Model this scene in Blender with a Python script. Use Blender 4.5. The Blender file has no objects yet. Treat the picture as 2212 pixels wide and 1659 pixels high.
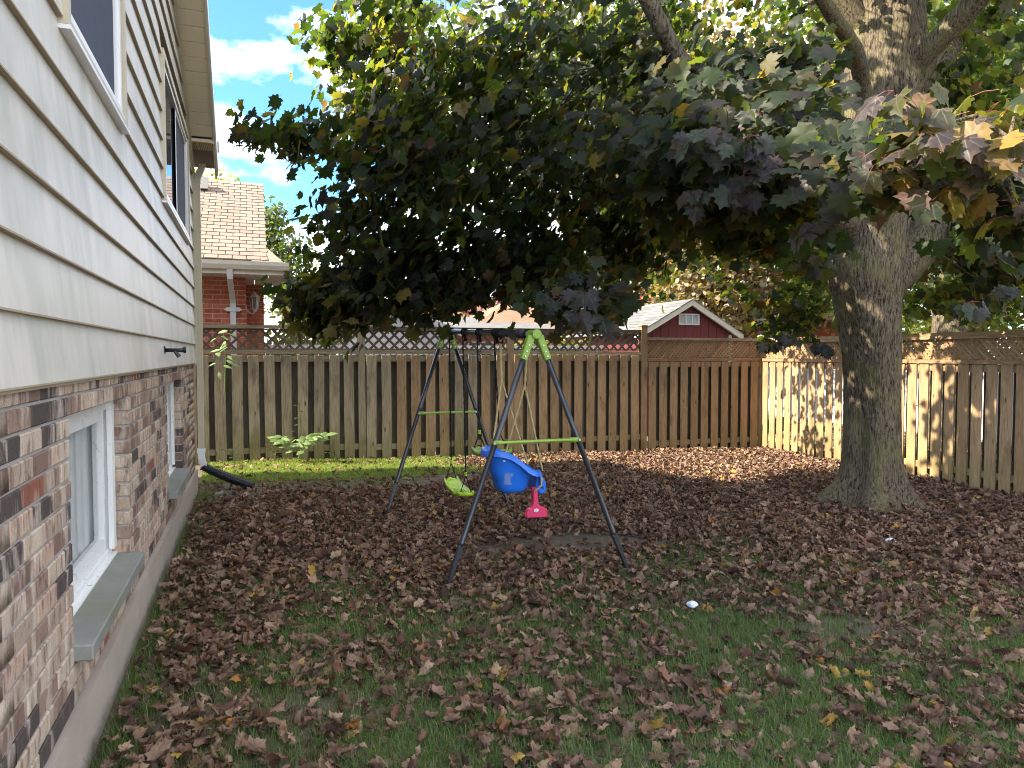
import bpy, bmesh, math, random
import numpy as np
from mathutils import Vector, Matrix, Euler, noise as mnoise
rnd = random.Random(7); rg = np.random.default_rng(11)
S = bpy.context.scene
COL = S.collection
# ------------------------------------------------------------------ camera, sky, sun, exposure
FPX, CX, CY = 1560.0, 1106.0, 829.5
YAW = math.atan((1106-547)/FPX); PITCH = -math.atan((829.5-767)/FPX)
CAM = Vector((0, 0, 1.5))
cd = bpy.data.cameras.new('camera'); cam = bpy.data.objects.new('camera', cd); COL.objects.link(cam)
cd.sensor_width = 36; cd.lens = 36*FPX/2212; cd.clip_start = .05; cd.clip_end = 2000
cam.location = CAM; cam.rotation_euler = (math.pi/2+PITCH, 0, -YAW); S.camera = cam
SUN_EL = math.radians(36.8)
W = bpy.data.worlds.new('World'); S.world = W; W.use_nodes = True
wt = W.node_tree; wt.nodes.clear()
def wn(t): return wt.nodes.new(t)
out = wn('ShaderNodeOutputWorld'); bg = wn('ShaderNodeBackground'); sky = wn('ShaderNodeTexSky')
sky.sky_type = 'NISHITA'; sky.sun_disc = False; sky.sun_elevation = SUN_EL; sky.sun_rotation = math.radians(270)
sky.air_density = 1.0; sky.dust_density = .6; sky.ozone_density = 1.6
tc = wn('ShaderNodeTexCoord'); mp = wn('ShaderNodeMapping'); mp.inputs['Scale'].default_value = (1, 1, 2.0); mp.inputs['Location'].default_value = (18.85, 14.83, 18.41)
nz = wn('ShaderNodeTexNoise'); nz.inputs['Scale'].default_value = 3.1; nz.inputs['Detail'].default_value = 9; nz.inputs['Roughness'].default_value = .55
cr = wn('ShaderNodeValToRGB'); cr.color_ramp.elements[0].position = .42; cr.color_ramp.elements[1].position = .70
tn = wn('ShaderNodeMixRGB'); tn.blend_type = 'MULTIPLY'; tn.inputs['Fac'].default_value = 1; tn.inputs['Color2'].default_value = (.34, .56, .80, 1); wt.links.new(sky.outputs['Color'], tn.inputs['Color1'])
mx = wn('ShaderNodeMixRGB'); mx.inputs['Color2'].default_value = (12.6, 11.9, 10.8, 1)
wt.links.new(tc.outputs['Generated'], mp.inputs['Vector']); wt.links.new(mp.outputs['Vector'], nz.inputs['Vector'])
wt.links.new(nz.outputs['Fac'], cr.inputs['Fac']); wt.links.new(cr.outputs['Color'], mx.inputs['Fac'])
wt.links.new(tn.outputs['Color'], mx.inputs['Color1']); wt.links.new(mx.outputs['Color'], bg.inputs['Color'])
bg.inputs['Strength'].default_value = .15; wt.links.new(bg.outputs['Background'], out.inputs['Surface'])
sl = bpy.data.lights.new('sun', 'SUN'); sl.energy = 5.0; sl.angle = math.radians(.53); sl.color = (1, .89, .72)
so = bpy.data.objects.new('sun', sl); COL.objects.link(so); so.location = (-20, 5, 20)
so.rotation_euler = Vector((math.cos(SUN_EL), -.012, -math.sin(SUN_EL))).to_track_quat('-Z', 'Y').to_euler()
S.view_settings.view_transform = 'Standard'; S.view_settings.look = 'None'; S.view_settings.gamma = 1
S.view_settings.use_curve_mapping = False; S.view_settings.exposure = 2.1
S.render.engine = 'CYCLES'
S.cycles.use_denoising = True; S.cycles.pixel_filter_type = 'BLACKMAN_HARRIS'; S.cycles.filter_width = 1.0; S.cycles.max_bounces = 7; S.cycles.transparent_max_bounces = 6
S.cycles.diffuse_bounces = 4; S.cycles.glossy_bounces = 3; S.cycles.transmission_bounces = 4
S.cycles.sample_clamp_indirect = 8
# ------------------------------------------------------------------ helpers
FW = np.array([math.sin(YAW), math.cos(YAW), 0]); RT = np.array([math.cos(YAW), -math.sin(YAW), 0]); UZ = np.array([0, 0, 1.])
F_ = FW*math.cos(PITCH)+UZ*math.sin(PITCH); U_ = -FW*math.sin(PITCH)+UZ*math.cos(PITCH)
def at(px, py, w):                       # a point seen at (px, py) of a 2212-wide frame, w metres in front
    return Vector(np.array([0, 0, 1.5])+w*(F_+RT*(px-CX)/FPX-U_*(py-CY)/FPX))
def tag(o, label=None, cat=None, group=None, kind=None):
    if label: o['label'] = label
    if cat: o['category'] = cat
    if group: o['group'] = group
    if kind: o['kind'] = kind
    return o
def empty(name, loc, label=None, cat=None, group=None):
    o = bpy.data.objects.new(name, None); COL.objects.link(o); o.location = loc; o.empty_display_size = .1
    return tag(o, label, cat, group)
def link(name, me, m=None, parent=None, loc=None, rot=None, kind=None, mat4=None, label=None):
    """link mesh in WORLD coordinates; parent keeps world placement (parents are unrotated)"""
    if m and not me.materials: me.materials.append(m)
    o = bpy.data.objects.new(name, me); COL.objects.link(o)
    wm = mat4 if mat4 is not None else Matrix.LocRotScale(Vector(loc or (0, 0, 0)), rot, None)
    if parent:
        o.parent = parent
        wm = Matrix.Translation(-wloc(parent)) @ wm
    o.matrix_local = wm
    if kind: o['kind'] = kind
    if label: o['label'] = label
    return o
def wloc(o):
    v = Vector(o.location)
    while o.parent: o = o.parent; v = v+Vector(o.location)
    return v
class MB:
    def __init__(s): s.v = []; s.f = []; s.sm = False
    def add(s, vs, fs):
        n = len(s.v); s.v += [tuple(v) for v in vs]; s.f += [tuple(n+i for i in f) for f in fs]; return s
    def box(s, a, b):
        x0, y0, z0 = a; x1, y1, z1 = b
        if x0 > x1: x0, x1 = x1, x0
        if y0 > y1: y0, y1 = y1, y0
        if z0 > z1: z0, z1 = z1, z0
        return s.add([(x0, y0, z0), (x1, y0, z0), (x1, y1, z0), (x0, y1, z0), (x0, y0, z1), (x1, y0, z1), (x1, y1, z1), (x0, y1, z1)],
              [(0, 3, 2, 1), (4, 5, 6, 7), (0, 1, 5, 4), (1, 2, 6, 5), (2, 3, 7, 6), (3, 0, 4, 7)])
    def prism(s, poly, d):                 # extrude a planar polygon by vector d
        n = len(poly); d = Vector(d); P = [Vector(p) for p in poly]
        nrm = sum((P[i].cross(P[(i+1) % n]) for i in range(n)), Vector())
        if nrm.dot(d) > 0: P = P[::-1]
        vs = P+[p+d for p in P]
        return s.add(vs, [tuple(range(n)), tuple(range(2*n-1, n-1, -1))]+[(i, i+n, (i+1) % n+n, (i+1) % n)[::1] for i in range(n)])
    def tube(s, pts, rads, n=8, caps=True, wob=0, flat=None):
        P = [Vector(p) for p in pts]
        if not hasattr(rads, '__len__'): rads = [rads]*len(P)
        base = len(s.v); up = None
        for i, p in enumerate(P):
            t = (P[min(i+1, len(P)-1)]-P[max(i-1, 0)])
            t = t.normalized() if t.length > 1e-9 else Vector((0, 0, 1))
            if up is None: up = t.orthogonal().normalized()
            up = (up-t*up.dot(t)); up = up.normalized() if up.length > 1e-6 else t.orthogonal().normalized()
            b = t.cross(up)
            for k in range(n):
                a = 2*math.pi*k/n; r = rads[i]
                if wob: r *= 1+wob*math.sin(2*a+i*1.9)
                q = p+(up*math.cos(a)+b*math.sin(a))*r
                s.v.append(tuple(q))
        for i in range(len(P)-1):
            for k in range(n):
                a = base+i*n+k; c = base+i*n+(k+1) % n
                s.f.append((a, c, c+n, a+n))
        if caps:
            s.f.append(tuple(base+k for k in range(n))[::-1]); e = base+(len(P)-1)*n
            s.f.append(tuple(e+k for k in range(n)))
        return s
    def mesh(s, name, smooth=False, bevel=0):
        me = bpy.data.meshes.new(name); me.from_pydata(s.v, [], s.f)
        bm = bmesh.new(); bm.from_mesh(me)
        bmesh.ops.recalc_face_normals(bm, faces=bm.faces)
        if bevel: bmesh.ops.bevel(bm, geom=bm.edges[:], offset=bevel, segments=1, affect='EDGES', clamp_overlap=True)
        bm.to_mesh(me); bm.free()
        if smooth: me.polygons.foreach_set('use_smooth', [True]*len(me.polygons))
        return me
    def obj(s, name, m, parent=None, kind=None, smooth=False, bevel=0, label=None, origin=None):
        if origin is None and s.v:
            a = np.array(s.v); origin = Vector((a[:, 0].mean(), a[:, 1].mean(), a[:, 2].min()))
        s.v = [(x-origin[0], y-origin[1], z-origin[2]) for x, y, z in s.v]
        return link(name, s.mesh(name, smooth, bevel), m, parent, loc=origin, kind=kind, label=label)
def box(name, a, b, m, parent=None, kind=None, bevel=0, label=None): return MB().box(a, b).obj(name, m, parent, kind, bevel=bevel, label=label)
_pl = {}
def plank(name, p0, p1, w, t, nrm, m, parent, kind=None, bevel=0):
    """board with its long axis on local Z (p0 to p1), thickness along nrm"""
    p0 = Vector(p0); p1 = Vector(p1); L = (p1-p0).length; k = (round(L, 3), w, t, m.name, bevel)
    if k not in _pl:
        me = MB().box((-w/2, -t/2, 0), (w/2, t/2, L)).mesh(name, bevel=bevel); me.materials.append(m); _pl[k] = me
    z = (p1-p0).normalized(); y = Vector(nrm); y = (y-z*y.dot(z)).normalized(); x = y.cross(z)
    R = Matrix((x, y, z)).transposed().to_4x4(); R.translation = p0
    return link(name, _pl[k], None, parent, mat4=R, kind=kind)
def fastmesh(name, V, T, attr=None):
    me = bpy.data.meshes.new(name); V = np.ascontiguousarray(V, dtype=np.float32); T = np.ascontiguousarray(T, dtype=np.int32)
    me.vertices.add(len(V)); me.vertices.foreach_set('co', V.ravel())
    me.loops.add(T.size); me.loops.foreach_set('vertex_index', T.ravel())
    me.polygons.add(len(T)); me.polygons.foreach_set('loop_start', np.arange(0, T.size, 3, dtype=np.int32))
    try: me.polygons.foreach_set('loop_total', np.full(len(T), 3, dtype=np.int32))
    except Exception: pass
    if attr is not None:
        a = me.attributes.new('tint', 'FLOAT', 'POINT'); a.data.foreach_set('value', np.ascontiguousarray(attr, dtype=np.float32))
    me.update(calc_edges=True); me.validate()
    return me
def scatter(name, variants, pos, R, sc, tint):
    """one mesh with copies of the variants: pos (n,3), R (n,3,3), sc (n), tint (n)"""
    n = len(pos); which = np.arange(n) % len(variants); VV = []; TT = []; AA = []; off = 0
    for k, (v, t) in enumerate(variants):
        i = np.where(which == k)[0]
        if not len(i): continue
        X = np.einsum('nij,vj->nvi', R[i], v)*sc[i][:, None, None]+pos[i][:, None, :]
        VV.append(X.reshape(-1, 3)); m = len(v)
        TT.append((t[None]+(off+np.arange(len(i))*m)[:, None, None]).reshape(-1, 3)); AA.append(np.repeat(tint[i], m)); off += m*len(i)
    return fastmesh(name, np.concatenate(VV), np.concatenate(TT), np.concatenate(AA))
def frames(yax, zax):                       # rotation matrices with local Y = yax, local Z ~ zax
    y = yax/np.linalg.norm(yax, axis=1, keepdims=True); x = np.cross(y, zax); x /= np.linalg.norm(x, axis=1, keepdims=True)
    z = np.cross(x, y); return np.stack([x, y, z], axis=2)
# ------------------------------------------------------------------ materials
class NM:
    def __init__(s, name, rough=.6, spec=.4, metal=0):
        s.m = bpy.data.materials.new(name); s.m.use_nodes = True; s.t = s.m.node_tree
        s.b = s.t.nodes['Principled BSDF']; s.o = s.t.nodes['Material Output']
        s.b.inputs['Roughness'].default_value = rough; s.b.inputs['Specular IOR Level'].default_value = spec; s.b.inputs['Metallic'].default_value = metal
    def n(s, t, **k):
        x = s.t.nodes.new('ShaderNode'+t)
        for a, v in k.items():
            if a[0] == '_': setattr(x, a[1:], v)
            else: x.inputs[a.replace('_', ' ')].default_value = v
        return x
    def l(s, a, b): s.t.links.new(a, b)
    def coord(s, scale=(1, 1, 1), kind='Object', rand=0, rot=None):
        tc = s.n('TexCoord'); mp = s.n('Mapping'); mp.inputs['Scale'].default_value = scale
        if rot: mp.inputs['Rotation'].default_value = rot
        if rand:
            oi = s.n('ObjectInfo'); mm = s.n('Math', _operation='MULTIPLY'); mm.inputs[1].default_value = rand
            s.l(oi.outputs['Random'], mm.inputs[0]); cb = s.n('CombineXYZ')
            for q in 'XYZ': s.l(mm.outputs[0], cb.inputs[q])
            ad = s.n('VectorMath', _operation='ADD'); s.l(tc.outputs[kind], ad.inputs[0]); s.l(cb.outputs[0], ad.inputs[1]); s.l(ad.outputs[0], mp.inputs['Vector'])
        else: s.l(tc.outputs[kind], mp.inputs['Vector'])
        return mp.outputs['Vector']
    def wpos(s, scale=(1, 1, 1)):
        g = s.n('NewGeometry'); mp = s.n('Mapping'); mp.inputs['Scale'].default_value = scale; s.l(g.outputs['Position'], mp.inputs['Vector']); return mp.outputs['Vector']
    def noise(s, vec, scale, detail=4, rough=.55, dist=0):
        x = s.n('TexNoise', Scale=scale, Detail=detail, Roughness=rough, Distortion=dist); s.l(vec, x.inputs['Vector']); return x.outputs['Fac']
    def ramp(s, fac, stops, interp='LINEAR'):
        r = s.n('ValToRGB'); r.color_ramp.interpolation = interp; e = r.color_ramp.elements
        while len(e) > 1: e.remove(e[-1])
        for i, (p, c) in enumerate(stops):
            if not hasattr(c, '__len__'): c = (c, c, c)
            q = e[0] if i == 0 else e.new(p)
            q.position = p; q.color = (*c, 1)
        s.l(fac, r.inputs['Fac']); return r.outputs['Color']
    def mix(s, a, b, fac, mode='MIX'):
        x = s.n('MixRGB', _blend_type=mode)
        for k, v in (('Color1', a), ('Color2', b), ('Fac', fac)):
            if hasattr(v, 'node'): s.l(v, x.inputs[k])
            elif k == 'Fac': x.inputs[k].default_value = v
            else: x.inputs[k].default_value = (*v, 1)
        return x.outputs['Color']
    def math(s, op, a, b=0):
        x = s.n('Math', _operation=op)
        for i, v in enumerate((a, b)):
            if hasattr(v, 'node'): s.l(v, x.inputs[i])
            else: x.inputs[i].default_value = v
        return x.outputs[0]
    def rand(s):
        a = s.n('Attribute'); a.attribute_name = 'tint'; o = s.n('ObjectInfo')
        return s.math('FRACT', s.math('ADD', a.outputs['Fac'], o.outputs['Random']))
    def col(s, c):
        if hasattr(c, 'node'): s.l(c, s.b.inputs['Base Color'])
        else: s.b.inputs['Base Color'].default_value = (*c, 1)
        return s
    def bump(s, h, strength=.3, dist=.01):
        b = s.n('Bump', Strength=strength, Distance=dist); s.l(h, b.inputs['Height']); s.l(b.outputs['Normal'], s.b.inputs['Normal']); return s
def flat(name, c, rough=.5, spec=.4, metal=0, var=.12, scale=8, bump=.1):
    M = NM(name, rough, spec, metal); v = M.coord(rand=5); f = M.noise(v, scale, 5)
    M.col(M.mix(tuple(x*(1-var) for x in c), tuple(min(1, x*(1+var)) for x in c), f))
    if bump: M.bump(M.noise(v, scale*9, 3), bump, .004)
    return M.m
def leafmat(name, stops, tstops, rough=.45, spec=.5, tfac=.45, vein=True, local=None):
    M = NM(name, rough, spec); r = M.rand(); c = M.ramp(r, stops)
    v = M.wpos(); c = M.mix(c, (.0, .0, .0), M.math('MULTIPLY', M.noise(v, 22, 2), .5))
    if local:         # radiating veins in the leaf's own coordinates
        sx = M.n('SeparateXYZ'); M.l(M.coord(), sx.inputs[0]); an = M.math('ARCTAN2', sx.outputs['X'], M.math('ADD', sx.outputs['Y'], .04))
        f = M.math('ABSOLUTE', M.math('SUBTRACT', M.math('FRACT', M.math('ADD', M.math('DIVIDE', an, .66), .5)), .5)); rr = M.math('SQRT', M.math('ADD', M.math('MULTIPLY', sx.outputs['X'], sx.outputs['X']), M.math('MULTIPLY', sx.outputs['Y'], sx.outputs['Y'])))
        vn = M.ramp(M.math('MULTIPLY', f, rr), [(.012, 1.), (.03, 0.)]); c = M.mix(c, local, M.math('MULTIPLY', vn, .6)); nb = M.noise(M.coord(rand=9), 3.2, 4); c = M.mix(c, (.10, .055, .03), M.ramp(nb, [(.56, 0.), (.68, .55)]))
    M.col(c); tr = M.n('BsdfTranslucent'); M.l(M.ramp(M.math('FRACT', M.math('MULTIPLY', r, 7.31)), tstops), tr.inputs['Color'])
    mx = M.n('MixShader'); mx.inputs['Fac'].default_value = tfac; M.l(M.b.outputs[0], mx.inputs[1]); M.l(tr.outputs[0], mx.inputs[2]); M.l(mx.outputs[0], M.o.inputs['Surface'])
    if vein: M.bump(M.noise(v, 60, 2), .25, .004)
    return M.m
def woodmat(name, dark, mid, light, algae=.5, top=.3):
    M = NM(name, .85, .15); v = M.coord((1, 1, .05), rand=37); v2 = M.coord((1, 1, .35), rand=37)
    g = M.noise(v, 75, 6, .6, .8); g2 = M.noise(v2, 7, 4, .6)
    c = M.ramp(g, [(.32, dark), (.48, mid), (.66, light)])
    oi = M.n('ObjectInfo'); c = M.mix(c, M.mix(tuple(x*.62 for x in mid), tuple(min(1, x*1.4) for x in mid), oi.outputs['Random']), .38)
    c = M.mix(c, tuple(x*.5 for x in dark), M.ramp(g2, [(.52, 0.), (.75, .65)]))
    vo = M.n('TexVoronoi', Scale=5.5); M.l(M.coord((1.3, .2, .42), rand=37), vo.inputs['Vector'])
    c = M.mix(c, (.05, .035, .025), M.ramp(vo.outputs['Distance'], [(.05, .85), (.12, 0.)]))
    w = M.wpos(); sx = M.n('SeparateXYZ'); M.l(w, sx.inputs[0]); n1 = M.noise(w, 2.1, 4)
    low = M.ramp(M.math('ADD', sx.outputs['Z'], M.math('MULTIPLY', n1, .9)), [(.35, algae), (.95, 0.)])
    c = M.mix(c, (.13, .12, .03), low)
    hi = M.ramp(M.math('SUBTRACT', sx.outputs['Z'], M.math('MULTIPLY', n1, .8)), [(.55, 0.), (1.1, top)]); c = M.mix(c, (.07, .062, .045), hi)
    M.col(c).bump(g, .35, .004); return M.m
def brickmat(name, stops, mott):
    M = NM(name, .9, .15); r = M.rand(); c = M.ramp(r, stops, 'CONSTANT')
    w = M.wpos((1, 1, .35)); n = M.noise(w, 26, 5, .65); n2 = M.noise(M.wpos(), 90, 4, .7); n3 = M.noise(M.wpos((1, 1, .3)), 14, 3, .6)
    c = M.mix(c, mott[0], M.ramp(n, [(.50, 0.), (.62, .7)])); c = M.mix(c, mott[1], M.ramp(n3, [(.52, 0.), (.66, .6)]))
    c = M.mix(c, M.mix(c, (.5, .5, .5), .5, 'MULTIPLY'), M.ramp(n2, [(.45, 0.), (.7, .8)]))
    M.col(c).bump(n2, .6, .006); return M.m
def sidingmat(name, c0, stain=.7):
    M = NM(name, .45, .35); w = M.wpos((1, 1, .22)); n = M.noise(w, 5.5, 5, .62); n2 = M.noise(M.wpos(), 1.1, 4, .6); n3 = M.noise(M.wpos((1, 1, .12)), 22, 4)
    k = M.math('MULTIPLY', M.ramp(n, [(.40, 0.), (.62, 1.)]), M.ramp(n2, [(.38, 0.), (.56, 1.)]))
    c = M.mix(c0, (.33, .35, .29), M.math('MULTIPLY', k, stain)); c = M.mix(c, tuple(x*.86 for x in c0), M.ramp(n3, [(.5, 0.), (.75, .7)]))
    sx = M.n('SeparateXYZ'); M.l(M.wpos(), sx.inputs[0])
    g = M.math('MULTIPLY', M.ramp(M.math('DIVIDE', sx.outputs['Y'], 10), [(.66, 0.), (.84, 1.)]), M.ramp(M.math('DIVIDE', sx.outputs['Z'], 5), [(.30, 0.), (.33, 1.), (.42, .7), (.5, 0.)]))
    c = M.mix(c, (.22, .27, .07), M.math('MULTIPLY', g, M.ramp(n, [(.44, 0.), (.68, .9)])))
    M.col(c).bump(n3, .06, .003); return M.m
def shinglemat(name, a, b, m=(.2, .14, .1)):
    M = NM(name, .95, .1); w = M.wpos(); f = M.noise(w, 120, 3, .7); g = M.noise(w, 4, 4)
    c = M.mix(a, b, M.rand()); c = M.mix(c, M.mix(c, m, .6), M.ramp(f, [(.4, 0.), (.7, 1.)])); c = M.mix(c, m, M.ramp(g, [(.55, 0.), (.8, .5)]))
    M.col(c).bump(f, .5, .006); return M.m
def farroof(name, a, b, sc=3.2):
    M = NM(name, .95, .1); v = M.coord(); br = M.n('TexBrick', Scale=sc, Mortar_Size=.012, Brick_Width=.9, Row_Height=.42)
    br.inputs['Color1'].default_value = (*a, 1); br.inputs['Color2'].default_value = (*b, 1); br.inputs['Mortar'].default_value = (*[x*.55 for x in a], 1)
    mp = M.coord((1, 1, 1)); M.l(mp, br.inputs['Vector']); c = M.mix(br.outputs['Color'], tuple(x*.6 for x in a), M.ramp(M.noise(v, 9, 4), [(.45, 0.), (.8, .6)])); M.col(c); return M.m
m_siding = sidingmat('siding_paint', (.60, .575, .515), .6)
m_trim = flat('cream_trim', (.50, .45, .33), .45, .4, var=.08)
m_soffit = flat('soffit_cream', (.68, .60, .43), .5, .3, var=.08, scale=3)
m_white = flat('white_metal', (.74, .75, .76), .35, .5, var=.05)
m_screen = flat('insect_screen', (.075, .085, .115), .85, .15, var=.1)
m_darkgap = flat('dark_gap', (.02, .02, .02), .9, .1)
m_mortar = flat('mortar', (.34, .32, .30), .95, .1, var=.25, scale=20, bump=.5)
m_brick = brickmat('tumbled_brick', [(0, (.46, .365, .275)), (.2, (.38, .295, .225)), (.36, (.28, .20, .15)), (.47, (.48, .385, .30)), (.58, (.21, .14, .11)), (.68, (.46, .33, .25)), (.77, (.080, .068, .060)), (.975, (.26, .10, .065))], ((.13, .085, .075), (.60, .52, .43)))
m_rbrick = brickmat('red_brick', [(0, (.36, .095, .05)), (.3, (.42, .12, .065)), (.6, (.31, .08, .045)), (.8, (.46, .15, .08))], ((.28, .07, .045), (.48, .19, .11)))
m_found = flat('foundation', (.36, .31, .26), .9, .15, var=.2, scale=5, bump=.5)
m_stone = (lambda M: (M.col(M.mix(M.mix((.15, .155, .14), (.27, .275, .245), M.noise(M.wpos(), 6, 5)), (.17, .18, .12), M.ramp(M.noise(M.wpos(), 2.5, 4), [(.5, 0.), (.7, .7)]))).bump(M.noise(M.wpos(), 60, 4), .4, .005), M.m)[1])(NM('sill_stone', .85, .2))
m_oldpaint = (lambda M: (M.col(M.mix((.70, .71, .70), (.26, .21, .16), M.ramp(M.noise(M.wpos((1, 1, .5)), 24, 7, .75), [(.60, 0.), (.64, .7)]))).bump(M.noise(M.wpos(), 70, 3), .3, .003), M.m)[1])(NM('peeling_white_paint', .6, .3))
m_curtain = flat('curtain', (.62, .66, .66), .9, .1)
def glassmat(name, c, tr=.0):
    M = NM(name, .05, .9); M.col(c)
    if tr:
        t = M.n('BsdfTransparent'); mx = M.n('MixShader'); mx.inputs['Fac'].default_value = tr
        M.l(M.b.outputs[0], mx.inputs[1]); M.l(t.outputs[0], mx.inputs[2]); M.l(mx.outputs[0], M.o.inputs['Surface'])
    return M.m
m_glass = glassmat('window_glass', (.02, .025, .03), .85); m_glassd = glassmat('dark_window_glass', (.035, .045, .065))
m_wood1 = woodmat('weathered_wood_grey', (.13, .10, .065), (.30, .24, .155), (.42, .345, .235), .75, .25)
m_wood2 = woodmat('weathered_wood_brown', (.15, .095, .052), (.33, .215, .115), (.45, .31, .175), .35, .3)  # browner bays: partly newer boards, partly bounced sunlight put into the colour
m_wood3 = woodmat('weathered_wood_amber', (.17, .10, .05), (.28, .175, .09), (.37, .24, .135), .3, .1)
m_lat1 = woodmat('lattice_wood_dark', (.07, .05, .035), (.12, .088, .062), (.17, .125, .09), .0, .2)
m_back = woodmat('shaded_back_board_wood', (.05, .045, .035), (.10, .085, .065), (.14, .12, .09), .2, .2)  # darker than the front boards: shade in the gaps put into the colour
m_bark = (lambda M: (lambda n, n2: (M.col(M.mix(M.ramp(n, [(.40, (.025, .021, .016)), (.47, (.10, .08, .056)), (.62, (.18, .145, .10))]), (.17, .17, .06), M.ramp(n2, [(.45, 0.), (.75, .55)]))).bump(n, .9, .03), M.m)[1])(M.noise(M.wpos((1, 1, .2)), 55, 6, .65, .8), M.noise(M.wpos(), 3.2, 4)))(NM('maple_bark', .95, .1))
m_metal = flat('charcoal_tube', (.045, .05, .06), .28, .6, .4, var=.1)
m_green = flat('lime_plastic', (.22, .36, .045), .4, .5, var=.08, scale=14)
m_lime = flat('bright_lime_plastic', (.36, .55, .02), .35, .5, var=.06)
m_pink = flat('pink_plastic', (.62, .035, .12), .35, .5, var=.06)
m_bolt = flat('bolt_steel', (.45, .45, .45), .3, .6, .9)
m_ropeb = flat('black_rope', (.012, .012, .013), .8, .2); m_ropey = flat('straw_rope', (.42, .34, .17), .85, .2, var=.2, scale=60)
m_pipe = flat('black_corrugated', (.012, .013, .018), .35, .5)
m_shedred = flat('barn_red', (.115, .028, .028), .7, .2, var=.12)
m_hwhite = flat('white_siding', (.50, .50, .49), .6, .3, var=.04)
m_hwhite2 = flat('cream_paint', (.50, .46, .37), .6, .3, var=.05)
m_pinksid = flat('rose_siding', (.42, .17, .16), .7, .2)
m_sh1 = shinglemat('tan_shingle', (.22, .17, .135), (.28, .22, .175), (.12, .095, .08)); m_sh2 = shinglemat('grey_shingle', (.12, .12, .12), (.19, .19, .19), (.06, .06, .06))
m_froof1 = farroof('far_roof_tan', (.17, .11, .07), (.21, .14, .095)); m_froof2 = farroof('far_roof_grey', (.12, .115, .11), (.15, .145, .14)); m_froof3 = farroof('far_roof_rose', (.16, .085, .065), (.20, .11, .085))
m_fbrick = farroof('far_brick', (.38, .14, .09), (.45, .18, .11), 4.5)
# ------------------------------------------------------------------ ground
def gz(x, y):
    x = np.asarray(x, float); y = np.asarray(y, float)
    return -.025*np.clip(x, 0, 9)+.012*np.sin(x*2.3+y*.7)*np.sin(y*1.9-x*.5)+.006*np.sin(x*6.1)*np.cos(y*5.3)
def mk_ground():
    xs = np.concatenate([[-600, -200, -60, -20], np.arange(-8, 20, .2), [24, 40, 90, 250, 700]]); ys = np.concatenate([[-300, -80, -20, -6], np.arange(-2, 24, .2), [27, 35, 60, 140, 400, 1200]])
    X, Y = np.meshgrid(xs, ys); Z = gz(np.clip(X, -8, 20), np.clip(Y, -2, 24))
    n, m = X.shape; V = np.stack([X, Y, Z], 2).reshape(-1, 3); i = np.arange(n*m).reshape(n, m)
    a, b, c, d = i[:-1, :-1].ravel(), i[:-1, 1:].ravel(), i[1:, 1:].ravel(), i[1:, :-1].ravel()
    me = fastmesh('lawn', V, np.concatenate([np.stack([a, b, c], 1), np.stack([a, c, d], 1)])); me.polygons.foreach_set('use_smooth', [True]*len(me.polygons))
    M = NM('lawn_soil', .95, .1); w = M.wpos(); n1 = M.noise(w, 1.3, 5, .6); n2 = M.noise(w, 28, 5, .7); n3 = M.noise(w, 140, 3, .7)
    c = M.mix((.07, .055, .04), (.14, .105, .08), n2); c = M.mix(c, (.035, .055, .016), M.ramp(n1, [(.42, 0.), (.6, .75)]))
    c = M.mix(c, (.16, .13, .10), M.ramp(n3, [(.62, 0.), (.75, .5)]))
    sx = M.n('SeparateXYZ'); M.l(w, sx.inputs[0])      # bare soil under the swing
    dx = M.math('MULTIPLY', M.math('SUBTRACT', sx.outputs['X'], 2.35), 1.5); dy = M.math('MULTIPLY', M.math('SUBTRACT', sx.outputs['Y'], 5.35), 2.4)
    d = M.math('SQRT', M.math('ADD', M.math('MULTIPLY', dx, dx), M.math('MULTIPLY', dy, dy)))
    c = M.mix(c, M.mix((.12, .092, .075), (.17, .135, .11), n2), M.ramp(M.math('ADD', d, M.math('MULTIPLY', n1, 1.6)), [(1.1, .6), (1.9, 0.)]))
    M.col(c).bump(n2, .8, .03)
    return link('lawn', me, M.m, kind='structure')
lawn = mk_ground()
#@@STRUCT
# ------------------------------------------------------------------ the house on the left
WX = -.61; YE = 8.56; Y0 = 1.34; YR = 4.95
def zr(y): return 3.744+.6*(8.17-(YR+abs(y-YR)))
house = empty('house', (WX, 5, 0), 'white sided house with mottled brick base along the left of the yard', 'house')
C0, CH = .254, .0735
OPEN = [(2.90, 4.15), (5.95, 7.12)]; ZO0, ZO1 = C0+3*CH, C0+14*CH
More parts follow.
